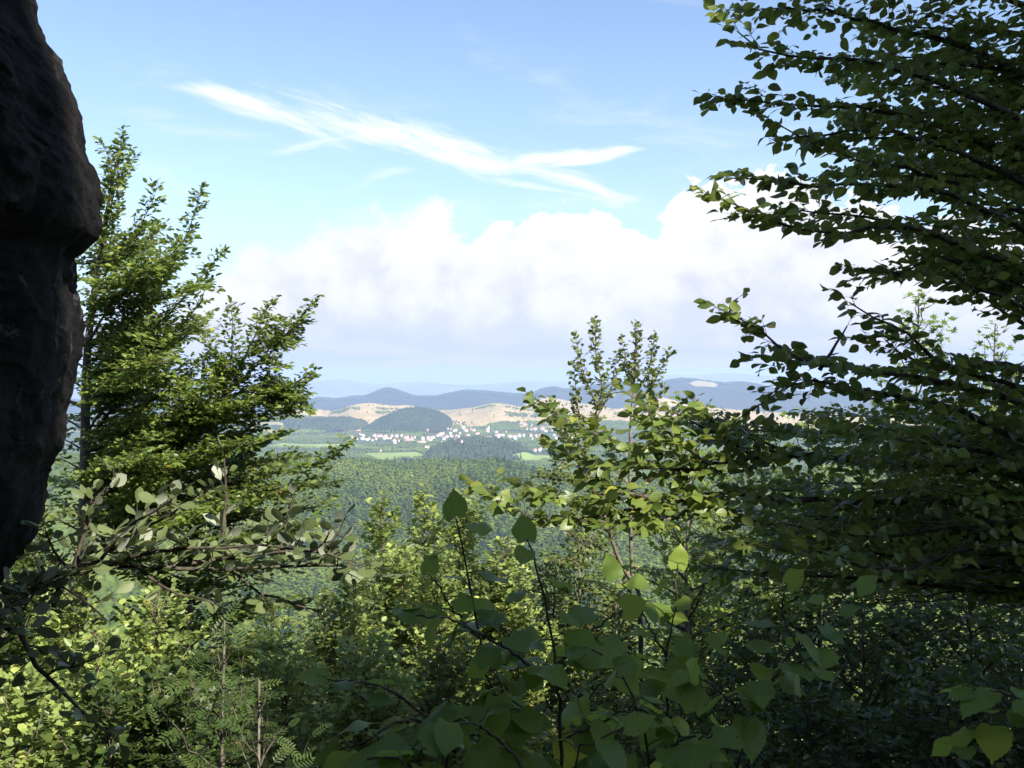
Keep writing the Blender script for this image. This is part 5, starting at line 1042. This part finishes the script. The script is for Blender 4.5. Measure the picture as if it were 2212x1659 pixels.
linden('linden_shrub', 'arching dark linden shoot leaning to the right over the thicket', (0.85, 2.2, float(ground_z(0.85, 2.2))), [
    ([(1500, 2200, 2.3), (1590, 1660, 2.3), (1620, 1560, 2.3), (1660, 1480, 2.3), (1720, 1390, 2.35), (1790, 1320, 2.4), (1850, 1270, 2.4)], .0065, .42, .11), ([(1400, 2200, 2.1), (1400, 1650, 2.1), (1370, 1520, 2.1), (1330, 1440, 2.1), (1270, 1400, 2.1)], .005, .48, .12), ([(1660, 1480, 2.3), (1700, 1440, 2.3), (1760, 1420, 2.3)], .003, .1, .11), ([(1620, 1560, 2.3), (1560, 1500, 2.25), (1510, 1460, 2.2)], .003, .1, .11), ([(1400, 1650, 2.1), (1470, 1600, 2.05), (1540, 1590, 2.0)], .004, .1, .12), ([(1720, 1390, 2.35), (1690, 1320, 2.4), (1700, 1260, 2.4)], .003, .1, .10)], 3)
linden('linden_shrub', 'dark linden spray entering at the bottom right corner', (2.2, 2.6, float(ground_z(2.2, 2.6))), [
    ([(2420, 1900, 2.3), (2300, 1560, 2.3), (2200, 1530, 2.3), (2120, 1560, 2.3), (2060, 1600, 2.3)], .005, .35, .12), ([(2250, 1545, 2.3), (2180, 1500, 2.3), (2100, 1490, 2.3)], .003, .1, .12)], 4)

# ------------------------------------------------------------------ dark rock at the left and the added shade wall behind the viewer
M_ROCK, t, b, out = mat('dark_rock'); tco = t.new('ShaderNodeTexCoord'); P_ = tco.outputs['Object']
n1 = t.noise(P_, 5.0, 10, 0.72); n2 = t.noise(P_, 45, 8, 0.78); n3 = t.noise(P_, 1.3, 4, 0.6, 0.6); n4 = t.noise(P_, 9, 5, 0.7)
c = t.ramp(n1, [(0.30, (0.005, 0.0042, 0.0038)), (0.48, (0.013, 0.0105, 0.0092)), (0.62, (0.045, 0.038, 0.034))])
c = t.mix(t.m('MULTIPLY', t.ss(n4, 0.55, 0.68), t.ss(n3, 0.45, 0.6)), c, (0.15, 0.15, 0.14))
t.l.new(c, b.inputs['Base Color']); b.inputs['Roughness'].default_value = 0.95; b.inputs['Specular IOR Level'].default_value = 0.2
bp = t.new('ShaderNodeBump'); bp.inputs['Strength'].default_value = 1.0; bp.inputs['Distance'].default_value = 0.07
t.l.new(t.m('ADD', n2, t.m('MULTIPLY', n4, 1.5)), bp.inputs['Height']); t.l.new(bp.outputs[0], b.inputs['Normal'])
prof = [(-330, 20), (-200, 35), (-100, 55), (0, 73), (61, 92), (92, 115), (138, 134), (192, 157), (230, 169), (307, 170), (345, 190), (407, 203), (476, 209), (500, 200), (520, 178), (533, 148), (583, 155), (690, 165), (768, 163), (883, 146), (975, 138), (1000, 120), (1021, 112), (1113, 100), (1170, 84), (1220, 62), (1262, 30), (1290, 0), (1340, -70), (1430, -190), (1700, -320), (2400, -360)]
DS = 3.05
pv = np.array([q[0] for q in prof], float); pu = np.array([q[1] for q in prof], float)
nz, nth = 420, 260
vv = np.linspace(-1500, 2400, nz); ue = np.interp(vv, pv, pu); zz = CZ-(vv-829.5)/F*DS
th = np.linspace(0, 2*math.pi, nth, endpoint=False)
a_, b_ = 1.5, 1.15
sx = np.sign(np.cos(th))*np.abs(np.cos(th))**0.75; sy = np.sign(np.sin(th))*np.abs(np.sin(th))**0.75
V = np.zeros((nth, nz, 3))
tgt = (ue-1106)/F
cx = np.full(nz, -3.0)
lo = np.full(nz, -9.0); hi = np.full(nz, 2.0)
for it in range(40):
    cx = (lo+hi)/2; X = cx[None]+a_*sx[:, None]; Y = 2.75+b_*sy[:, None]; mx_ = (X/Y).max(0); g_ = mx_ > tgt; hi = np.where(g_, cx, hi); lo = np.where(g_, lo, cx)
X = cx[None]+a_*sx[:, None]; Y = 2.75+b_*sy[:, None]+0*X
per = np.minimum(th, 2*math.pi-th)[:, None]*1.3
Zg = zz[None]+0*X
nd = nrm(np.stack([np.cos(th), np.sin(th)], 1))
dsp = 0.12*fbm(per*2.6+X*1.3, Zg*1.6, 3, 3)+0.06*fbm(per*8+X*4, Zg*6, 8, 4, 0.65)+0.028*fbm(per*30+X*15, Zg*30, 15, 4, 0.75)
edge = np.clip(np.abs((X/Y)-tgt[None])/0.06, 0.45, 1)
dsp = dsp*edge
V = np.stack([X+nd[:, 0:1]*dsp, Y+nd[:, 1:2]*dsp, Zg+0.02*fbm(per*8, Zg*8, 21, 3)], -1)
o = (float(cx.mean()), 2.75, float(ground_z(-2, 2.7)))
cap = np.array([[i*nz+nz-1 for i in range(nth)]]); cap2 = np.array([[i*nz for i in range(nth)][::-1]])
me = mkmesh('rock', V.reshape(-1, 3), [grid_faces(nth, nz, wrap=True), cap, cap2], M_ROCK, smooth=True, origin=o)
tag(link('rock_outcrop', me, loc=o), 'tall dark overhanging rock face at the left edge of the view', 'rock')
M_BLOCKER = groundmat('pale_bounce_stone', [(0.3, (0.22, 0.20, 0.18)), (0.5, (0.34, 0.32, 0.29)), (0.7, (0.45, 0.43, 0.40))], 1.2)  # light stone chosen to bounce fill onto the shaded near leaves
# added unseen wall behind the viewpoint, its top shaped to shade chosen near leaves
def sun_blocker(plan, name):
    P = catmull([(x, y, 0) for x, y, h in plan], 120); _q = np.array([p[:2] for p in plan]); _c = np.concatenate([[0], np.cumsum(np.linalg.norm(np.diff(_q, axis=0), axis=1))]); hs = np.interp(np.linspace(0, _c[-1], 120), _c, [h for *_, h in plan])
    T_ = nrm(np.gradient(P, axis=0)); N = np.stack([-T_[:, 1], T_[:, 0], 0*T_[:, 0]], 1); rows = []
    prof_ = [(0.0, 0.0), (0.1, 0.5), (0.0, 1.0), (0.7, 1.04), (1.6, 0.97), (1.8, 0.5), (2.2, 0.0)]; pts = catmull([(a, b, 0) for a, b in prof_], 60)
    S, K = np.meshgrid(np.arange(120), np.arange(60), indexing='ij'); hh = hs[:, None]*(1+0.02*fbm(S*0.33, 0*S, 4, 4))
    off = pts[None, :, 0]+0.35*fbm(S*0.12, K*0.2, 6, 4); Z = 296.0+pts[None, :, 1]*hh
    V = P[:, None]+N[:, None]*(-off[..., None]); V = np.stack([V[..., 0], V[..., 1], Z], -1)
    me = mkmesh(name, V.reshape(-1, 3), [grid_faces(120, 60)], M_BLOCKER, smooth=True); tag(link(name, me), kind='structure')
sun_blocker([(-4.6, 1.2, 9), (-3.8, -1.4, 10), (-1.5, -2.6, 12), (0.5, -3.0, 13), (2.0, -3.0, 13.5), (3.0, -3.0, 14.5), (3.5, -3.0, 14), (3.8, -3.0, 10.9), (4.0, -3.0, 10.1), (4.85, -3.0, 9.9), (5.7, -3.0, 10.0), (6.0, -3.0, 10.8), (7.25, -3.0, 10.9), (7.6, -3.0, 15.5), (9.5, -2.9, 17.5), (12.5, -2.6, 17), (18, -2.0, 17)], 'sun_blocker')

# ------------------------------------------------------------------ haze: one closed box of air
V = []; Fq = []; box(V, Fq, -15000, 15000, -120, 21500, 40, 560)
M_HAZE = bpy.data.materials.new('haze'); M_HAZE.use_nodes = True; t = NT(M_HAZE.node_tree); t.n.clear()
vo = t.new('ShaderNodeVolumePrincipled'); vo.inputs['Color'].default_value = (0.53, 0.67, 1.0, 1); vo.inputs['Density'].default_value = 9.4e-5; vo.inputs['Anisotropy'].default_value = 0.0
out = t.new('ShaderNodeOutputMaterial'); t.l.new(vo.outputs[0], out.inputs['Volume'])
tag(link('haze', mkmesh('haze', V, [np.array(Fq)], M_HAZE)), kind='stuff')
print('LEAVES', LEAVES, 'objects', len(bpy.data.objects), 'polys', sum(len(m.polygons) for m in bpy.data.meshes))
